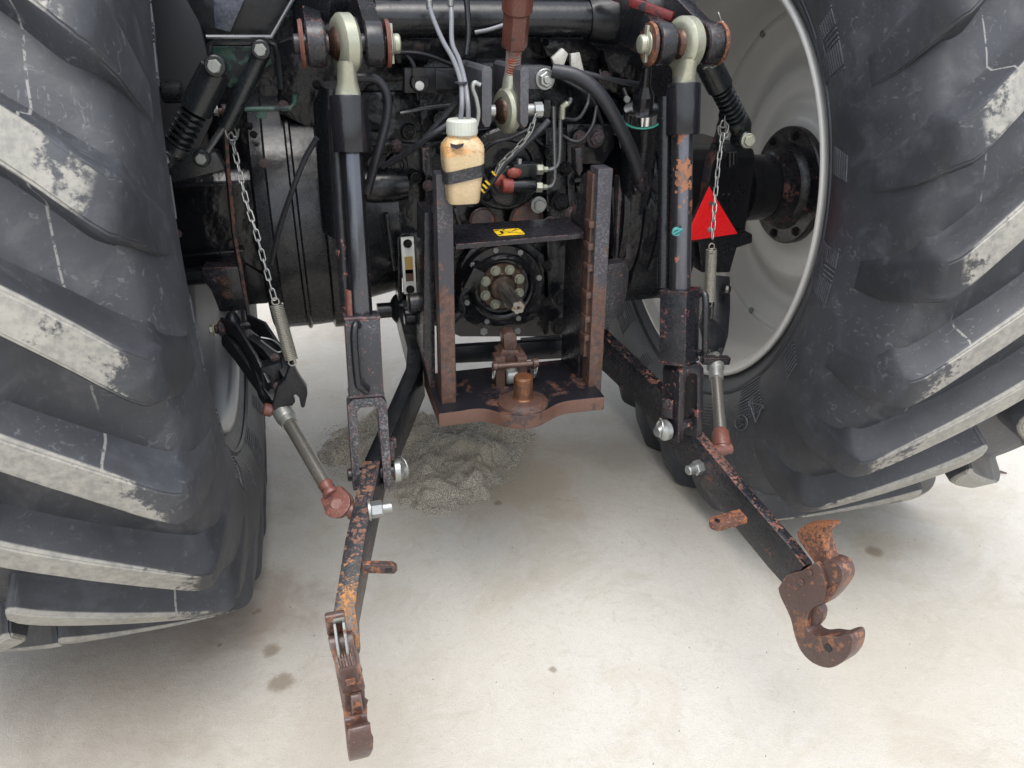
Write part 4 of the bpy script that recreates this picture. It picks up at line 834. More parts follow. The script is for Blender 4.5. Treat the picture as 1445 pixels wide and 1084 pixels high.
m = MB(); s0 = bb + ux * .44; hx, hy = .0352, .0305
for t, e_ in ((-.0105, 0), (.0105, 0)): m.v += [v_ + V((0, 0, -.12 * 0 + (v_.x - s0.x) * .18)) for v_ in rrect(s0 + V((0, 0, t)), hx, hy, .014)]
for k_ in range(24): m.f.append((k_, (k_ + 1) % 24, 24 + (k_ + 1) % 24, 24 + k_))
part('rubber_strap', m, STRAPM, B, 'ragged black rubber strap')
m = MB(); pcs = [(636, 203), (644, 205), (655, 203), (653, 207), (645, 211), (637, 208)]; m.prism([at(x, y, Y=-.5665) for x, y in pcs], (0, .006, 0)); part('torn_label', m, STRAPM, B, 'dark torn scrap on the bottle shoulder')
# vent tubes dropping into the bottle
for nm, pts in (('a', [(606, 8, -.34), (612, 28, -.37), (625, 58, -.42), (640, 85, -.46), (650, 115, -.50), (652, 145, -.53), (650, 168, -.53)]), ('b', [(634, -20, -.33), (637, 20, -.36), (638, 60, -.42), (648, 85, -.46), (656, 115, -.50), (660, 145, -.53), (661, 170, -.53)])):
    t = thing('drain_tube', 'left grey drain tube ending in a small ferrule in front of the cross shaft' if nm == 'a' else 'right grey drain tube running from the bottle cap up out of the frame', 'tube', at(655, 160, Y=-.53), 'grey drain tubes into the bottle cap')
    m = MB(); m.tube(smooth([at(x, y, Y=Y) for x, y, Y in pts], 7), .0043, 10); part('tube', m, TUBEG, t)
    x, y, Y = pts[0] if nm == 'a' else (636, 4, -.35); p = at(x, y, Y=Y); m = MB(); m.cyl(p + V((0, 0, .010)), p + V((0, 0, -.006)), .0062, n=12, ch=.001); part('ferrule', m, BZINC, t)
m = MB(); p = at(648, 118, Y=-.505); m.lathe(p + V((.003, 0, 0)), (0, 0, 1), [(0, .011), (.003, .011)], 16); part('tie', m, HOSE, T)
hose([(656, -20, -.34), (660, 20, -.35), (661, 50, -.36), (658, 78, -.37)], .0055, BLACK, 'thin black cable hanging from above')

# ================================================================== LOWER LINKS
def hook_poly():
    # side outline of the claw in (along, up) metres, origin at the end of the link bar's top edge
    return [(-.03, .0), (.02, .004), (.045, .0), (.052, -.012), (.064, -.014), (.075, -.028), (.064, -.046), (.055, -.058), (.046, -.075), (.046, -.090), (.056, -.100), (.070, -.101), (.088, -.092), (.102, -.086), (.109, -.094), (.105, -.115), (.094, -.130), (.074, -.141), (.05, -.140), (.024, -.128), (.006, -.108), (-.006, -.085), (-.015, -.065), (-.03, -.075)]
def lower_link(pts, label, group, widths, h, mirror, tipdir, tab_px, sc, Yt):
    L = thing('lower_link', label, 'lower link', pts[0], group)
    if mirror < 0:
        m = MB(); m.bar(pts[:5], widths[:5], h[:5]); part('link_front', m, BLACK2, L, 'black cranked front half', bevel=.0035, ang=40)
        m = MB(); m.bar(pts[4:] + [pts[-1] + V((.004, -.055, -.042))], [x + .001 for x in widths[4:]] + [.03], h[4:] + [.05]); part('link_bar', m, LINKM, L, 'rusted rear half', bevel=.0035, ang=40)
    else:
        m = MB(); m.bar(pts, widths, h, side=None); part('link_bar', m, LINK, L, bevel=.0035, ang=40)
    return L
# left
PL = [at(568, 421, Y=-.17), at(586, 490, Y=-.31), at(583, 520, Y=-.36), at(552, 590, Y=-.50), at(525, 650, Y=-.60), at(501, 760, Y=-.755), at(486, 858, Y=-.88)]
LL = lower_link(PL, 'left lower link arm with orange-rusted top edge ending in a long claw', 'lower link arms', [.036, .036, .034, .032, .032, .034, .034], [.06, .075, .085, .085, .085, .08, .07], -1, None, None, 1, 0)
# right
PR = [at(850, 466, Y=-.24), at(905, 518, Y=-.36), at(935, 548, Y=-.47), at(980, 604, Y=-.61), at(1050, 688, Y=-.775), at(1118, 766, Y=-.90), at(1141, 797, Y=-.945)]
LR = lower_link(PR, 'right lower link arm with chipped black side and an upturned rusty claw', 'lower link arms', [.03, .03, .026, .024, .024, .024, .024], [.085, .085, .09, .09, .085, .085, .078], 1, None, None, 1, 0)
m = MB(); p = PL[0]; m.sphere(p + V((0, .01, -.03)), .04, sc=(.8, 1, 1)); m.cyl(p + V((-.06, .01, -.03)), p + V((.10, .01, -.03)), .018, n=20); part('ball_end', m, BLACK2, LL)
m = MB(); p = PR[0]; m.sphere(p + V((0, .01, -.04)), .04, sc=(.8, 1, 1)); part('ball_end', m, BLACK2, LR)
# the right claw: outline read on the upright plane of the arm, extruded through its real thickness
def plane_at(px, py, p0, nrm):
    d = CF + CR * ((px - 722.5) / CP) - CU * ((py - 542) / CP); return CO + d * ((V(p0) - CO).dot(nrm) / d.dot(nrm))
PRE = PR.pop(); dR = (PR[-1] - PR[-2]); dR.z = 0; dR.normalize(); nR = V((-dR.y, dR.x, 0)) * 1; 
if nR.dot(CO - PR[-1]) < 0: nR = -nR
pR0 = PR[-1] + nR * .022
out = [(1098, 830), (1110, 812), (1130, 806), (1146, 796), (1153, 794), (1160, 808), (1165, 830), (1162, 850), (1150, 856), (1141, 866), (1138, 884), (1142, 893), (1152, 898), (1166, 897), (1180, 899), (1190, 896), (1199, 895), (1203, 904), (1199, 922), (1187, 936), (1169, 943), (1147, 936), (1130, 919), (1121, 897), (1115, 872), (1101, 842)]
q3 = [plane_at(x, y, pR0, nR) for x, y in out]; TH = .036
sm = smooth(q3 + [q3[0]], 3)[:-1]
m = MB(); m.prism(sm, nR * -TH); part('claw', m, BROWNC, LR, 'brown cast claw hook', bevel=.005, ang=35)
def slab(L, pts, p0, nrm, off, th, mat, name, label=None, bv=.004):
    q = [plane_at(x, y, V(p0) + V(nrm) * off, V(nrm)) for x, y in pts]; m = MB(); m.prism(smooth(q + [q[0]], 2)[:-1], V(nrm) * -th); return part(name, m, mat, L, label, bevel=bv, ang=35)
slab(LR, [(1128, 765), (1124, 752), (1136, 741), (1168, 740), (1172, 746), (1160, 756), (1170, 790), (1180, 806), (1165, 812), (1150, 796)], pR0, nR, -.008, .028, ORANGE, 'latch_lever', 'bright orange rusted latch lever')
slab(LR, [(1150, 800), (1168, 790), (1184, 798), (1190, 814), (1184, 830), (1164, 852), (1156, 838), (1165, 822)], pR0, nR, -.006, .034, BROWNC, 'latch_tongue')
slab(LR, [(1165, 832), (1182, 824), (1164, 852), (1153, 848)], pR0, nR, -.003, .03, ORANGE, 'latch_edge', bv=.002)
slab(LR, [(1136, 856), (1150, 852), (1158, 862), (1158, 872), (1152, 884), (1138, 880)], pR0, nR, -.012, .020, BROWNC, 'ball_seat', bv=.004)
p = plane_at(1169, 914, pR0, nR); m = MB(); m.cyl(p - nR * .002, p + nR * .0015, .008, n=20); part('claw_hole', m, PLASTIC, LR)
p = plane_at(1131, 821, pR0, nR); m = MB(); m.cyl(p, p + nR * .003, .006, n=20, ch=.001); part('rivet', m, BROWNC, LR); p = plane_at(1143, 808, pR0, nR); m = MB(); m.cyl(p, p + nR * .004, .006, n=16, ch=.001); part('rivet', m, BROWNC, LR)
# right tab
p0 = plane_at(1048, 730, pR0, nR); tabd = nR
m = MB(); t0 = at(1049, 728, Y=-.84); t1 = at(1012, 739, Y=-.84); m.bar([t0, t1], .030, .014, top=False); m.cyl(t1 + V((0, 0, -.007)), t1 + V((0, 0, .007)), .015, n=20); part('tab', m, ORANGE, LR, 'small rusty tab with a hole', bevel=.002)
m = MB(); m.cyl(t1 + V((0, 0, -.002)), t1 + V((0, 0, .0076)), .006, n=14); part('tab_hole', m, PLASTIC, LR)
def big_bolt(L, px, py, Y, d, r=.017, name='link_bolt'):
    p = at(px, py, Y=Y); d = V(d).normalized(); m = MB(); m.lathe(p - d * .012, d, [(0, r * 1.35), (.004, r * 1.35)], 24); m.lathe(p - d * .008, d, [(0, r * .98), (.002, r * 1.1), (.020, r * 1.1), (.022, r * .98)], 6); m.lathe(p + d * .012, d, [(0, r * .66), (.002, r * .7), (.018, r * .7), (.02, r * .6)], 20)
    return part(name, m, BZINC, L, 'bright zinc nut and bolt', ang=25)
big_bolt(LR, 987, 659, -.66, nR * 1 + V((-.2, 0, 0)), .0145)
big_bolt(LL, 529, 719, -.70, (1, 0, 0), .0145)
# left tab
t0 = at(512, 803, Y=-.82); t1 = at(556, 804, Y=-.82); m = MB(); m.prism([t0 + V((0, 0, .010)), t0 + V((0, 0, -.010)), t1 + V((0, 0, -.010)), t1 + V((.006, 0, -.004)), t1 + V((.006, 0, .004)), t1 + V((0, 0, .010))], (0, .012, 0)); part('tab', m, TABM, LL, 'short rusty tab with a slotted hole', bevel=.002)
m = MB(); m.box(at(548, 805, Y=-.8205), .012, .001, .007); part('tab_slot', m, PLASTIC, LL, bevel=.0)
# left claw: the same casting, carried over to the left arm
DL = V((math.sin(.033), -math.cos(.033), 0)); NLn = V((-DL.y, DL.x, 0)); OL = V((-.4186, -.9025, .4114)); SL = .858; RO = .072
def to_left(pts, out_):
    r_ = []
    for x, y in pts:
        v_ = plane_at(x, y, pR0, nR) - PR[-1]; a_ = v_.dot(dR); z_ = v_.z
        a2 = a_ * math.cos(RO) - z_ * math.sin(RO); z2 = a_ * math.sin(RO) + z_ * math.cos(RO)
        r_.append(OL + DL * a2 * SL + V((0, 0, z2 * SL)) + NLn * out_)
    return r_
def bend(mb):
    for i, v_ in enumerate(mb.v):
        t = max(-.2, min(1.1, (OL.z + .03 - v_.z) / .20)); lat = (v_ - OL).dot(NLn)
        f_ = .88 if t < .70 else .88 - .95 * (t - .70)
        if .42 < t < .60: f_ = .78
        mb.v[i] = v_ + NLn * (lat * (f_ - 1) + .010 * math.sin(math.pi * max(0, min(1, t))) )
def slabL(pts, off, th, mat, name, k=2, bv=.004, label=None):
    q = to_left(pts, off); m = MB(); m.prism(smooth(q + [q[0]], k)[:-1] if k > 1 else q, NLn * -th); bend(m); return part(name, m, mat, LL, label, bevel=bv, ang=35)
if NLn.x < 0: NLn = -NLn
slabL([(1092, 818), (1104, 790), (1124, 775), (1148, 772), (1158, 790)] + out[5:], .021, .042, BROWNC, 'claw', 3, .008)
slabL([(1128, 765), (1124, 752), (1136, 741), (1166, 740), (1168, 750), (1150, 762), (1140, 775)], .012, .034, BROWNC, 'latch_head')
for o_, t_ in ((.010, .005), (-.005, .005)):
    slabL([(1150, 750), (1164, 756), (1176, 800), (1168, 812), (1156, 800)], o_, t_, DZINC, 'latch_lever', bv=.002)
slabL([(1150, 745), (1166, 742), (1168, 752), (1152, 756)], .0105, .021, DZINC, 'lever_bridge', bv=.002)
slabL([(1130, 790), (1162, 792), (1180, 818), (1160, 845), (1128, 850)], .016, .032, BROWNC, 'latch_tongue')
for k_ in range(6):
    slabL([(1160, 792), (1176, 798), (1182, 814), (1172, 824)], .013 - k_ * .0046, .0022, BROWNC, 'serration', 1, .0006)
slabL([(1150, 826), (1173, 826), (1173, 842), (1152, 846)], .008, .017, ORANGE, 'latch_edge', 1, .002)
slabL([(1137, 858), (1150, 852), (1161, 862), (1160, 880), (1148, 886), (1136, 880)], .012, .02, BROWNC, 'ball_seat')

# ================================================================== LIFT RODS
def lift_rod(s, label):
    if s < 0: e = at(487, 62, Y=-.475); bot = at(519, 600, Y=-.585)
    else: e = at(966, 62, Y=-.475); bot = at(957, 560, Y=-.60)
    d = (bot - e).normalized(); Lr = thing('lift_rod', label, 'lift rod', e, 'lift rods')
    sx = V((1, 0, 0)); sy = sx.cross(d).normalized(); sx = d.cross(sy).normalized() * -1
    if sx.x < 0: sx = -sx
    if sy.y > 0: sy = -sy        # towards the camera
    ea = V((1, .26, 0)).normalized(); m = MB(); m.lathe(e - ea * .017, ea, [(0, .029), (.0, .034), (.002, .041), (.008, .047), (.026, .047), (.032, .041), (.034, .034), (.034, .029)], 48)
    n_ = 20; v_ = []; f_ = []
    for t, hx, hy in ((.030, .016, .036), (.045, .016, .031), (.060, .017, .025), (.072, .020, .021), (.080, .0215, .0205), (.088, .0215, .0205)):
        for i in range(n_):
            a = 2 * math.pi * i / n_; v_.append(e + d * t + sx * hx * math.copysign(abs(math.cos(a)) ** .7, math.cos(a)) + sy * hy * math.copysign(abs(math.sin(a)) ** .7, math.sin(a)))
    for j in range(5):
        for i in range(n_): f_.append((j * n_ + i, j * n_ + (i + 1) % n_, (j + 1) * n_ + (i + 1) % n_, (j + 1) * n_ + i))
    f_.append(tuple(range(5 * n_, 6 * n_))); m.add(v_, f_)
    part('rod_end', m, ZINC, Lr, 'yellowed zinc eye at the top', ang=32)
    m = MB(); m.sphere(e, .0315, sc=(1.0, 1, 1)); part('ball', m, BRONZE, Lr)
    # pin through the lift arm with washers
    m = MB(); m.cyl(e - V((.083, 0, 0)), e + V((.083, 0, 0)), .016, n=24, ch=.002); pin = part('lift_pin', m, CHIP, Lr)
    io = -1 if s > 0 else 1    # inner end carries the pale cap
    m = MB(); m.lathe(e + V((io * .066, 0, 0)), (io, 0, 0), [(0, .036), (.003, .038), (.007, .036)], 36); part('washer', m, REDROD if s < 0 else ORANGE, Lr); m = MB(); m.lathe(e + V((-io * .066, 0, 0)), (-io, 0, 0), [(0, .036), (.003, .038), (.007, .036)], 36); part('washer', m, REDROD if s < 0 else ORANGE, Lr)
    m = MB(); m.lathe(e + V((io * .073, 0, 0)), (io, 0, 0), [(0, .022), (.003, .022), (.006, .016), (.016, .0155), (.018, .012), (.0181, .0001)], 28); m.box(e + V((io * .076, 0, .0)), .006, .012, .062); part('pin_cap', m, ZINC, Lr, 'pale retaining cap', bevel=.0015)
    # neck nut, sleeve
    t1 = (at(487, 135, Y=-.485) - e).length if s < 0 else (at(966, 118, Y=-.485) - e).length
    m = MB(); m.lathe(e + d * (t1 - .012), d, [(0, .0185), (.001, .020), (.011, .020), (.012, .019)], 32); part('collar', m, BZINC, Lr)
    m = MB(); m.lathe(e + d * t1, d, [(0, .024), (.001, .0305), (.004, .0315), (.088, .0315), (.091, .0305), (.0911, .024)], 48); part('sleeve', m, PLASTIC, Lr, 'smooth dark plastic sleeve', ang=28)
    tb = ((at(513, 445, Y=-.565) if s < 0 else at(957, 408, Y=-.565)) - e).length
    m = MB(); m.lathe(e + d * (t1 + .08), d, [(0, .0185), (tb - t1 - .06, .0215)] if s < 0 else [(0, .0195), (tb - t1 - .06, .0205)], 8 if s < 0 else 40)
    part('rod', m, STEELR if s < 0 else STEELO, Lr, 'worn steel rod' if s < 0 else 'steel rod with an orange rust patch', bevel=.003 if s < 0 else 0, ang=28)
    if s > 0:      # flaked orange rust patch
        pm = MB(); nn_ = 26; q_ = at(957, 247, Y=-.53); tc = (q_ - e).dot(d)
        for i in range(nn_):
            for j in range(14):
                t_ = tc - .034 + .068 * i / nn_; a_ = R(-85 + 120 * j / 14)
                ee = ((i - nn_ / 2) / (nn_ / 2)) ** 2 + ((j - 7) / 7) ** 2 + 1.3 * noise.noise(V((i * .3, j * .35, 2)))
                if ee < .75:
                    c4 = [e + d * (t_ + u_ * .068 / nn_) + (sx * math.sin(a_ + v_ * R(120 / 14)) + sy * math.cos(a_ + v_ * R(120 / 14))) * .0206 for u_, v_ in ((0, 0), (1, 0), (1, 1), (0, 1))]
                    pm.add(c4, [(0, 1, 2, 3)])
        part('rust_patch', pm, ORNP2, Lr, 'orange rust patch on the rod')
    # side tube behind it
    m = MB(); a = e + d * (t1 + .02) - sx * .022 * (1) - sy * .03; m.cyl(a, a + d * (tb - t1 - .02), .013, n=18); part('guide_tube', m, CHIPR if s < 0 else BLACK, Lr)
    m = MB(); a = e + d * (tb - .045) - sx * (.018 if s < 0 else .0); a += sy * .004; m.cyl(a, a + d * .05, .0085, n=14); part('guide_pin', m, REDROD if s < 0 else ORNP, Lr)
    # box section with bent handle
    yaw = 0 if s < 0 else R(-38)
    rx = (Matrix.Rotation(yaw, 3, d) @ sx); ry = (Matrix.Rotation(yaw, 3, d) @ sy)
    Mx = Matrix((rx, ry, d)).transposed()
    bl = ((at(519, 558, Y=-.59) if s < 0 else at(957, 512, Y=-.59)) - e).length; w_ = .062 if s < 0 else .064
    cx = e + d * ((tb + bl) / 2)
    m = MB(); m.box(cx, w_, .058, bl - tb, Mx); m.box(e + d * (tb + .003), w_ + .003, .061, .006, Mx); m.box(e + d * (bl - .003), w_ + .003, .061, .006, Mx); part('box_section', m, GREY if s < 0 else CHIP, Lr, 'square adjusting housing with worn edges', bevel=.0035)
    hl = bl - tb; hx = (-.008 if s < 0 else .020)
    face = cx + ry * .029 + rx * (hx if s < 0 else .0)
    if s > 0: face = cx + ry * .029 + rx * .006
    hp = [face + d * -hl * .40, face + ry * .013 + d * -hl * .44 - rx * .004, face + ry * .020 + d * -hl * .38 - rx * .008, face + ry * .022 + d * -hl * .2 - rx * .010, face + ry * .022 + d * hl * .25 - rx * .008, face + ry * .020 + d * hl * .33 - rx * .002, face + ry * .012 + d * hl * .39 + rx * .006, face + d * hl * .38 + rx * .008]
    if s > 0: hp = [face + (p_ - face) + rx * .014 * (1 - 2 * 0) for p_ in hp]
    m = MB(); m.tube(smooth(hp, 5), .0068, 12); part('handle', m, CHIP, Lr, 'bent round bar handle')
    # yoke: inverted U round the lower link
    ye = ((at(521, 684, Y=-.615) if s < 0 else at(968, 612, Y=-.615)) - e).length
    c0 = e + d * (bl + .002)
    if s < 0: ex = sx; ey = sy; W_ = .072; off = V((0, 0, 0))
    else: ex = rx.lerp(sx, .6).normalized(); ey = d.cross(ex).normalized(); ey = ey if ey.y < 0 else -ey; W_ = .066; off = sx * .010
    c0 = c0 + off; ln = ye - bl
    def U(x, t, y): return c0 + ex * x + d * t + ey * y
    outer = [(-W_ / 2, .012), (-W_ / 2 + .010, 0), (W_ / 2 - .010, 0), (W_ / 2, .012), (W_ / 2 + .002, ln), (W_ / 2 - .004, ln + .006), (W_ / 2 - .014, ln + .004), (W_ / 2 - .017, .026), (W_ / 2 - .023, .018), (-W_ / 2 + .023, .018), (-W_ / 2 + .017, .026), (-W_ / 2 + .014, ln - .004), (-W_ / 2 + .004, ln + .002), (-W_ / 2, ln)]
    m = MB(); m.prism([U(x, t, .026) for x, t in outer], ey * -.052); part('yoke', m, GREY if s < 0 else CHIPR, Lr, 'forked yoke straddling the lower arm', bevel=.003, ang=35)
    pt = ln - .022
    m = MB(); m.cyl(U(-W_ / 2 - .008, pt, 0), U(W_ / 2 + .012, pt, 0), .013, n=24, ch=.002); part('yoke_pin', m, CHIPR, Lr)
    pe = U(W_ / 2 + .008, pt, .0) if s < 0 else U(-W_ / 2 - .008, pt - .0, .0); pd = ex if s < 0 else -ex
    m = MB(); m.lathe(pe, pd, [(0, .020), (.002, .022), (.012, .022), (.014, .018), (.022, .012), (.028, .010), (.029, .0001)], 32); part('pin_head', m, BZINC, Lr, 'bright zinc pin head with a spring ring', ang=28)
    m = MB(); m.tube([pe + pd * .016 + ey * .018 * math.cos(a) - d * (.006 + .020 * math.sin(a)) + pd * .010 * math.cos(a) for a in [i * math.pi / 12 for i in range(24)]], .0018, 7, True); part('spring_ring', m, BZINC, Lr)
    m = MB(); m.box(U((W_ / 2 + .006) * (1 if s < 0 else -1), pt - .045, 0), .010, .024, .040, Mx); m.box(U((W_ / 2 + .012) * (1 if s < 0 else -1), pt - .058, .0), .008, .016, .020, Mx); part('keeper', m, CHIPR, Lr, bevel=.003)
    return Lr
lift_rod(-1, 'left lifting rod with black sleeve, zinc top eye and worn grey box section')
lift_rod(1, 'right lifting rod with black sleeve, orange rust patch and black box section')
# little teal clip on the right rod
cl = thing('linch_clip', 'small teal sprung clip on the right lifting rod', 'clip', at(955, 327, Y=-.57)); c_ = at(955, 327, Y=-.572)
m = MB(); m.tube([c_ + V((.010 * math.cos(a), -.003, .006 * math.sin(a))) for a in [i * math.pi / 8 for i in range(14)]], .0022, 8); m.tube([c_ + V((-.009, -.004, -.004)), c_ + V((.009, -.004, .006))], .0022, 8); part('spring_loop', m, TEAL, cl)
m = MB(); m.cyl(c_ + V((0, .004, 0)), c_ + V((0, -.002, 0)), .0085, n=16); part('clip_head', m, TEAL, cl)

# ================================================================== STABILISERS
def stab(s, label):
    St = thing('stabiliser', label, 'stabiliser', at(330, 460, Y=-.22) if s < 0 else at(1012, 460, Y=-.25), 'telescopic stabilisers')
    if s < 0:
        a = at(325, 458, Y=-.22); b = at(386, 556, Y=-.40); c = at(404, 590, Y=-.46); f_ = at(463, 690, Y=-.63)
        d = (b - a).normalized(); n_ = V((.25, -.65, .7)).normalized()
        m = MB(); m.bar([at(322, 474, Y=-.23), at(345, 496, Y=-.28), at(378, 545, Y=-.37), at(396, 572, Y=-.42)], [.035, .045, .040, .034], [.036, .040, .038, .034], top=False); part('body', m, BLK4, St, 'matt black stabiliser body', bevel=.005)
        m = plate_px([(368, 520), (396, 512), (404, 530), (400, 560), (380, 566), (370, 548)], -.40, .04); part('bracket', m, BLK4, St, bevel=.004)
        for o_ in (-.028, .028):
            m = MB(); q_ = [at(330, 462, Y=-.24), at(352, 476, Y=-.28), at(380, 520, Y=-.36), at(398, 552, Y=-.41)]; m.bar([p_ + V((o_ + .004, 0, .012)) for p_ in q_], [.007] * 4, [.030, .046, .050, .030], top=False); part('side_cheek', m, BLK4, St, bevel=.002)
        m = MB(); m.bar([at(352, 478, Y=-.30), at(378, 494, Y=-.33), at(404, 528, Y=-.40), at(412, 545, Y=-.43)], [.022, .030, .026, .018], [.018, .022, .022, .016], top=False); part('shroud', m, BLK4, St, bevel=.003)
        for x_, y_, Y_ in ((352, 490, -.31), (372, 515, -.36), (392, 545, -.41), (388, 505, -.38)): bolt(St, at(x_, y_, Y=Y_), (.2, -.8, .5), .007, 'grey')
        m = MB(); m.tube([at(*q, Y=Y_) for q, Y_ in (((352, 492), -.31), ((372, 560), -.40), ((378, 568), -.42))], .010, 10); part('side_rod', m, BLACK2, St)
        pa = at(303, 465, Y=-.24); pb_ = at(361, 457, Y=-.24); m = MB(); m.cyl(pa, pb_, .0105, n=20, ch=.002); m.cyl(pa + (pb_ - pa) * .1, pa + (pb_ - pa) * .28, .018, n=20, ch=.003); part('pivot_pin', m, CHIP, St); bolt(St, pa, pa - pb_, .011, 'zinc')
        m = MB(); m.sphere(at(329, 456, Y=-.24), .024, sc=(.7, 1, 1.1)); part('pivot_eye', m, BLK4, St)
        # forked catch
        m = plate_px([(392, 546), (402, 536), (409, 514), (414, 512), (418, 524), (425, 536), (433, 548), (434, 557), (430, 576), (425, 576), (422, 562), (417, 557), (413, 561), (417, 568), (412, 574), (404, 572), (400, 584), (392, 590), (384, 574)], -.455, .022); part('catch', m, BLK4, St, 'forked black catch hooked by the spring', bevel=.004)
        m = MB(); m.tube(smooth([at(*q, Y=-.43) for q in ((368, 476), (385, 480), (399, 492), (392, 497), (378, 488), (368, 480))]), .0018, 6); part('wire_clip', m, BZINC, St)
        m = MB(); m.cyl(at(371, 577, Y=-.44), at(385, 580, Y=-.44), .013, n=18, ch=.003); part('red_stub', m, REDROD, St)
        t = (f_ - c).normalized(); m = MB(); m.lathe(c - t * .03, t, [(0, .020), (.03, .020), (.034, .018)], 28); m.lathe(c - t * .002, t, [(0, .0185), (.02, .017)], 28); part('gland', m, DZINC, St, ang=28)
        m = MB(); m.cyl(c, f_, .0135, n=28); part('tube', m, STUBE, St, 'dull grey telescopic tube')
        m = MB(); g_ = at(462, 688, Y=-.632); m.lathe(g_ - t * .01, t, [(0, .0138), (.004, .0145), (.012, .0115), (.020, .0115), (.022, .015), (.030, .014)], 24)
        h_ = at(478, 712, Y=-.66); nn = V((-.25, -.75, .62)).normalized(); u_ = nn.cross(t).normalized()
        pts_ = [h_ - t * .030 + u_ * .021, h_ - t * .030 - u_ * .021, h_ - u_ * .026] + [h_ + (-u_ * math.cos(a) + t * math.sin(a)) * .027 for a in [math.pi * i / 8 for i in range(9)]]
        m.prism([p_ + nn * .014 for p_ in pts_], nn * -.010); m.prism([p_ - nn * .004 for p_ in pts_], nn * -.010); part('fork_end', m, REDROD, St, 'red-brown fork end', bevel=.0025, ang=35)
        m = MB(); m.cyl(h_ + nn * .017, h_ - nn * .018, .0115, n=24, ch=.002); part('fork_pin', m, REDROD, St)
        m = MB(); pts2 = [h_ + V((.045, 0, .012)), h_ + V((.045, 0, -.012))]; m.tube([h_ - nn * .0 + t * .004, h_ + t * .02 + V((.02, 0, 0)), at(500, 728, Y=-.675)], [.015, .014, .013], 16); part('eye_bolt', m, REDROD, St)
    else:
        m = MB(); m.bar([at(1012, 392, Y=-.20), at(1014, 440, Y=-.25), at(1012, 478, Y=-.33), at(1010, 500, Y=-.38)], [.05, .045, .045, .03], [.05, .05, .045, .035], top=False, side=(1, 0, 0)); part('body', m, BLK4, St, bevel=.008)
        m = plate_px([(1000, 440), (1004, 452), (1016, 458), (1023, 468), (1023, 492), (1016, 490), (1010, 500), (1000, 492), (993, 462)], -.43, .03); part('catch', m, BLK4, St, 'black tapered catch under the spring', bevel=.004)
        m = MB(); m.cyl(at(1020, 408, Y=-.27), at(1029, 408, Y=-.27), .012, n=18, ch=.002); part('pivot_pin', m, CHIP, St); bolt(St, at(1024, 408, Y=-.28), (1, -.5, 0), .009, 'dz')
        c = at(1009, 510, Y=-.44); f_ = at(1017, 612, Y=-.60); t = (f_ - c).normalized()
        m = MB(); m.bar([at(990, 508, Y=-.45), at(1028, 508, Y=-.45)], .02, .018, top=False, side=(0, 1, 0)); part('cross_lug', m, CHIPR, St, bevel=.003)
        m = MB(); m.lathe(c - t * .02, t, [(0, .012), (.012, .016), (.02, .020), (.04, .020), (.045, .017), (.07, .016), (.072, .013)], 28); part('gland', m, DZINC, St, ang=28)
        m = MB(); m.cyl(c + t * .03, f_, .0128, .0135, n=28); part('tube', m, STUBE, St, 'dull grey telescopic tube')
        h_ = at(1022, 634, Y=-.635); m = MB(); m.lathe(f_ - t * .01, t, [(0, .014), (.008, .0185), (.03, .020), (.045, .019)], 24); m.sphere(h_ + V((0, .01, 0)), .020, sc=(1, 1, 1)); m.cyl(h_ - V((.03, 0, 0)), h_ + V((.015, 0, 0)), .012, n=20); part('fork_end', m, REDROD, St, 'red-brown ball end', ang=35)
    return St
stab(-1, 'left telescopic stabiliser running down to the red-brown fork end')
stab(1, 'right telescopic stabiliser with grey tube in front of the silver rim')

# ================================================================== CHECK CHAINS
lkp = [V((.0042 * math.cos(a), 0, .0072 * (1 if math.sin(a) > 0 else -1) * (1 if abs(math.sin(a)) > .01 else 0) + .0042 * math.sin(a))) for a in [R(x) for x in (3, 30, 60, 90, 120, 150, 177, 183, 210, 240, 270, 300, 330, 357)]]
lm = MB(); lm.tube(lkp, .00155, 7, True); LINKME = lm.mesh('link', BZINC, ang=60)
def chain(parent, pts, sc=1.0, pitch=.0185):
    P_ = smooth(pts, 12); acc = 0; n_ = 0; last = P_[0]
    for a, b in zip(P_, P_[1:]):
        L_ = (b - a).length
        while acc + L_ >= pitch * sc * n_:
            t = (pitch * sc * n_ - acc) / max(L_, 1e-9); p = a.lerp(b, max(0, min(1, t))); d = (b - a).normalized()
            inst('link', LINKME, parent, p, rotz(d, (n_ % 2) * math.pi / 2 + .5 + random.uniform(-.15, .15)), sc); n_ += 1
        acc += L_
def coil(parent, a, b, r, label):
    a = V(a); b = V(b); d = (b - a).normalized(); L_ = (b - a).length; u, w_ = frame(d); n_ = int(L_ / .0034); pts = []
    for i in range(n_ * 10 + 1):
        th = 2 * math.pi * i / 10; pts.append(a + d * (L_ * i / (n_ * 10)) + (u * math.cos(th) + w_ * math.sin(th)) * (r - .0015))
    m = MB(); m.tube(pts, .0016, 6)
    for p, sg_ in ((a, -1), (b, 1)): m.tube([p + d * sg_ * (.006 + .0065 * math.sin(t_)) + u * .0065 * math.cos(t_) for t_ in [i * math.pi / 8 for i in range(16)]], .0015, 6, True)
    return part('coil_spring', m, SPRM, parent, label)
C1 = thing('check_chain', 'left zinc chain with a tangled top and a coil spring below', 'chain', at(322, 160, Y=-.31), 'check chains with springs')
a_ = [at(327, 196, Y=-.33), at(334, 225, Y=-.35), at(348, 285, Y=-.39), at(362, 330, Y=-.42), at(374, 375, Y=-.44), at(386, 418, Y=-.46)]
chain(C1, a_)
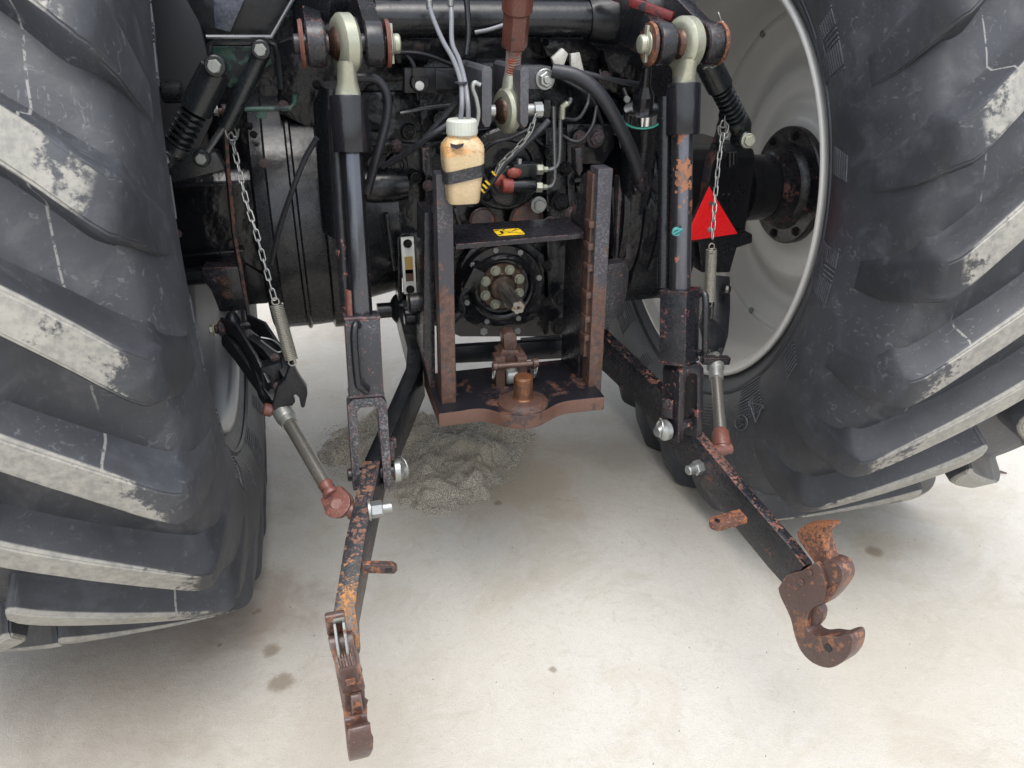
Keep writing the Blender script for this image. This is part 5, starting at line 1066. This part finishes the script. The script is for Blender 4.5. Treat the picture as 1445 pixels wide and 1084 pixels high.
m = MB(); m.tube(smooth([at(*q, Y=-.325) for q in ((322, 152), (320, 165), (323, 178), (328, 190), (334, 193), (331, 182), (322, 178), (318, 186), (324, 197), (334, 196), (337, 182))], 6), .0016, 7); part('wire_hook', m, BZINC, C1, 'tangled wire hook')
coil(C1, at(390, 430, Y=-.465), at(411, 507, Y=-.49), .0128, 'close-wound grey coil spring')
C2 = thing('check_chain', 'right zinc chain running over the red reflector down to a pale coil spring', 'chain', at(1022, 140, Y=-.31), 'check chains with springs')
chain(C2, [at(1019, 195, Y=-.35), at(1014, 230, Y=-.37), at(1010, 270, Y=-.39), at(1007, 310, Y=-.42), at(1005, 340, Y=-.44)], 1.02)
m = MB(); m.tube(smooth([at(*q, Y=-.34) for q in ((1024, 148), (1023, 165), (1022, 180), (1014, 178), (1015, 190), (1024, 188), (1028, 178), (1020, 170), (1016, 182), (1021, 195), (1027, 192), (1026, 184))], 6), .0017, 7); part('wire_hook', m, BZINC, C2, 'tangled wire hook')
coil(C2, at(1004, 352, Y=-.45), at(1001, 425, Y=-.465), .0122, 'pale close-wound coil spring')
m = MB(); m.tube([at(1000, 428, Y=-.465), at(1000, 446, Y=-.455)], .005, 8); part('spring_hook', m, BLACK2, C2)
C3 = thing('safety_chain', 'short zinc chain looped over the outer end of the right lift pin', 'chain', at(1020, 40, Y=-.44))
chain(C3, [at(1016, 26, Y=-.46), at(1022, 48, Y=-.46), at(1019, 70, Y=-.46), at(1012, 88, Y=-.46), at(992, 97, Y=-.47)], .95)
C4 = thing('pin_chain', 'thin chain hanging below the top link beside the corrugated cable', 'chain', at(752, 165, Y=-.45))
chain(C4, [at(754, 168, Y=-.46), at(744, 192, Y=-.46), at(722, 216, Y=-.45), at(705, 232, Y=-.44), at(698, 246, Y=-.43)], .9)
tw = thing('dry_twig', 'small brown twig lying on the concrete by the right tyre', 'twig', at(1412, 667, Z=.003)); m = MB(); p = at(1412, 667, Z=.004); m.tube([p + V((-.016, .006, 0)), p + V((0, .001, .003)), p + V((.016, -.008, 0))], [.003, .004, .002], 6); part('stem', m, DRAWM, tw)
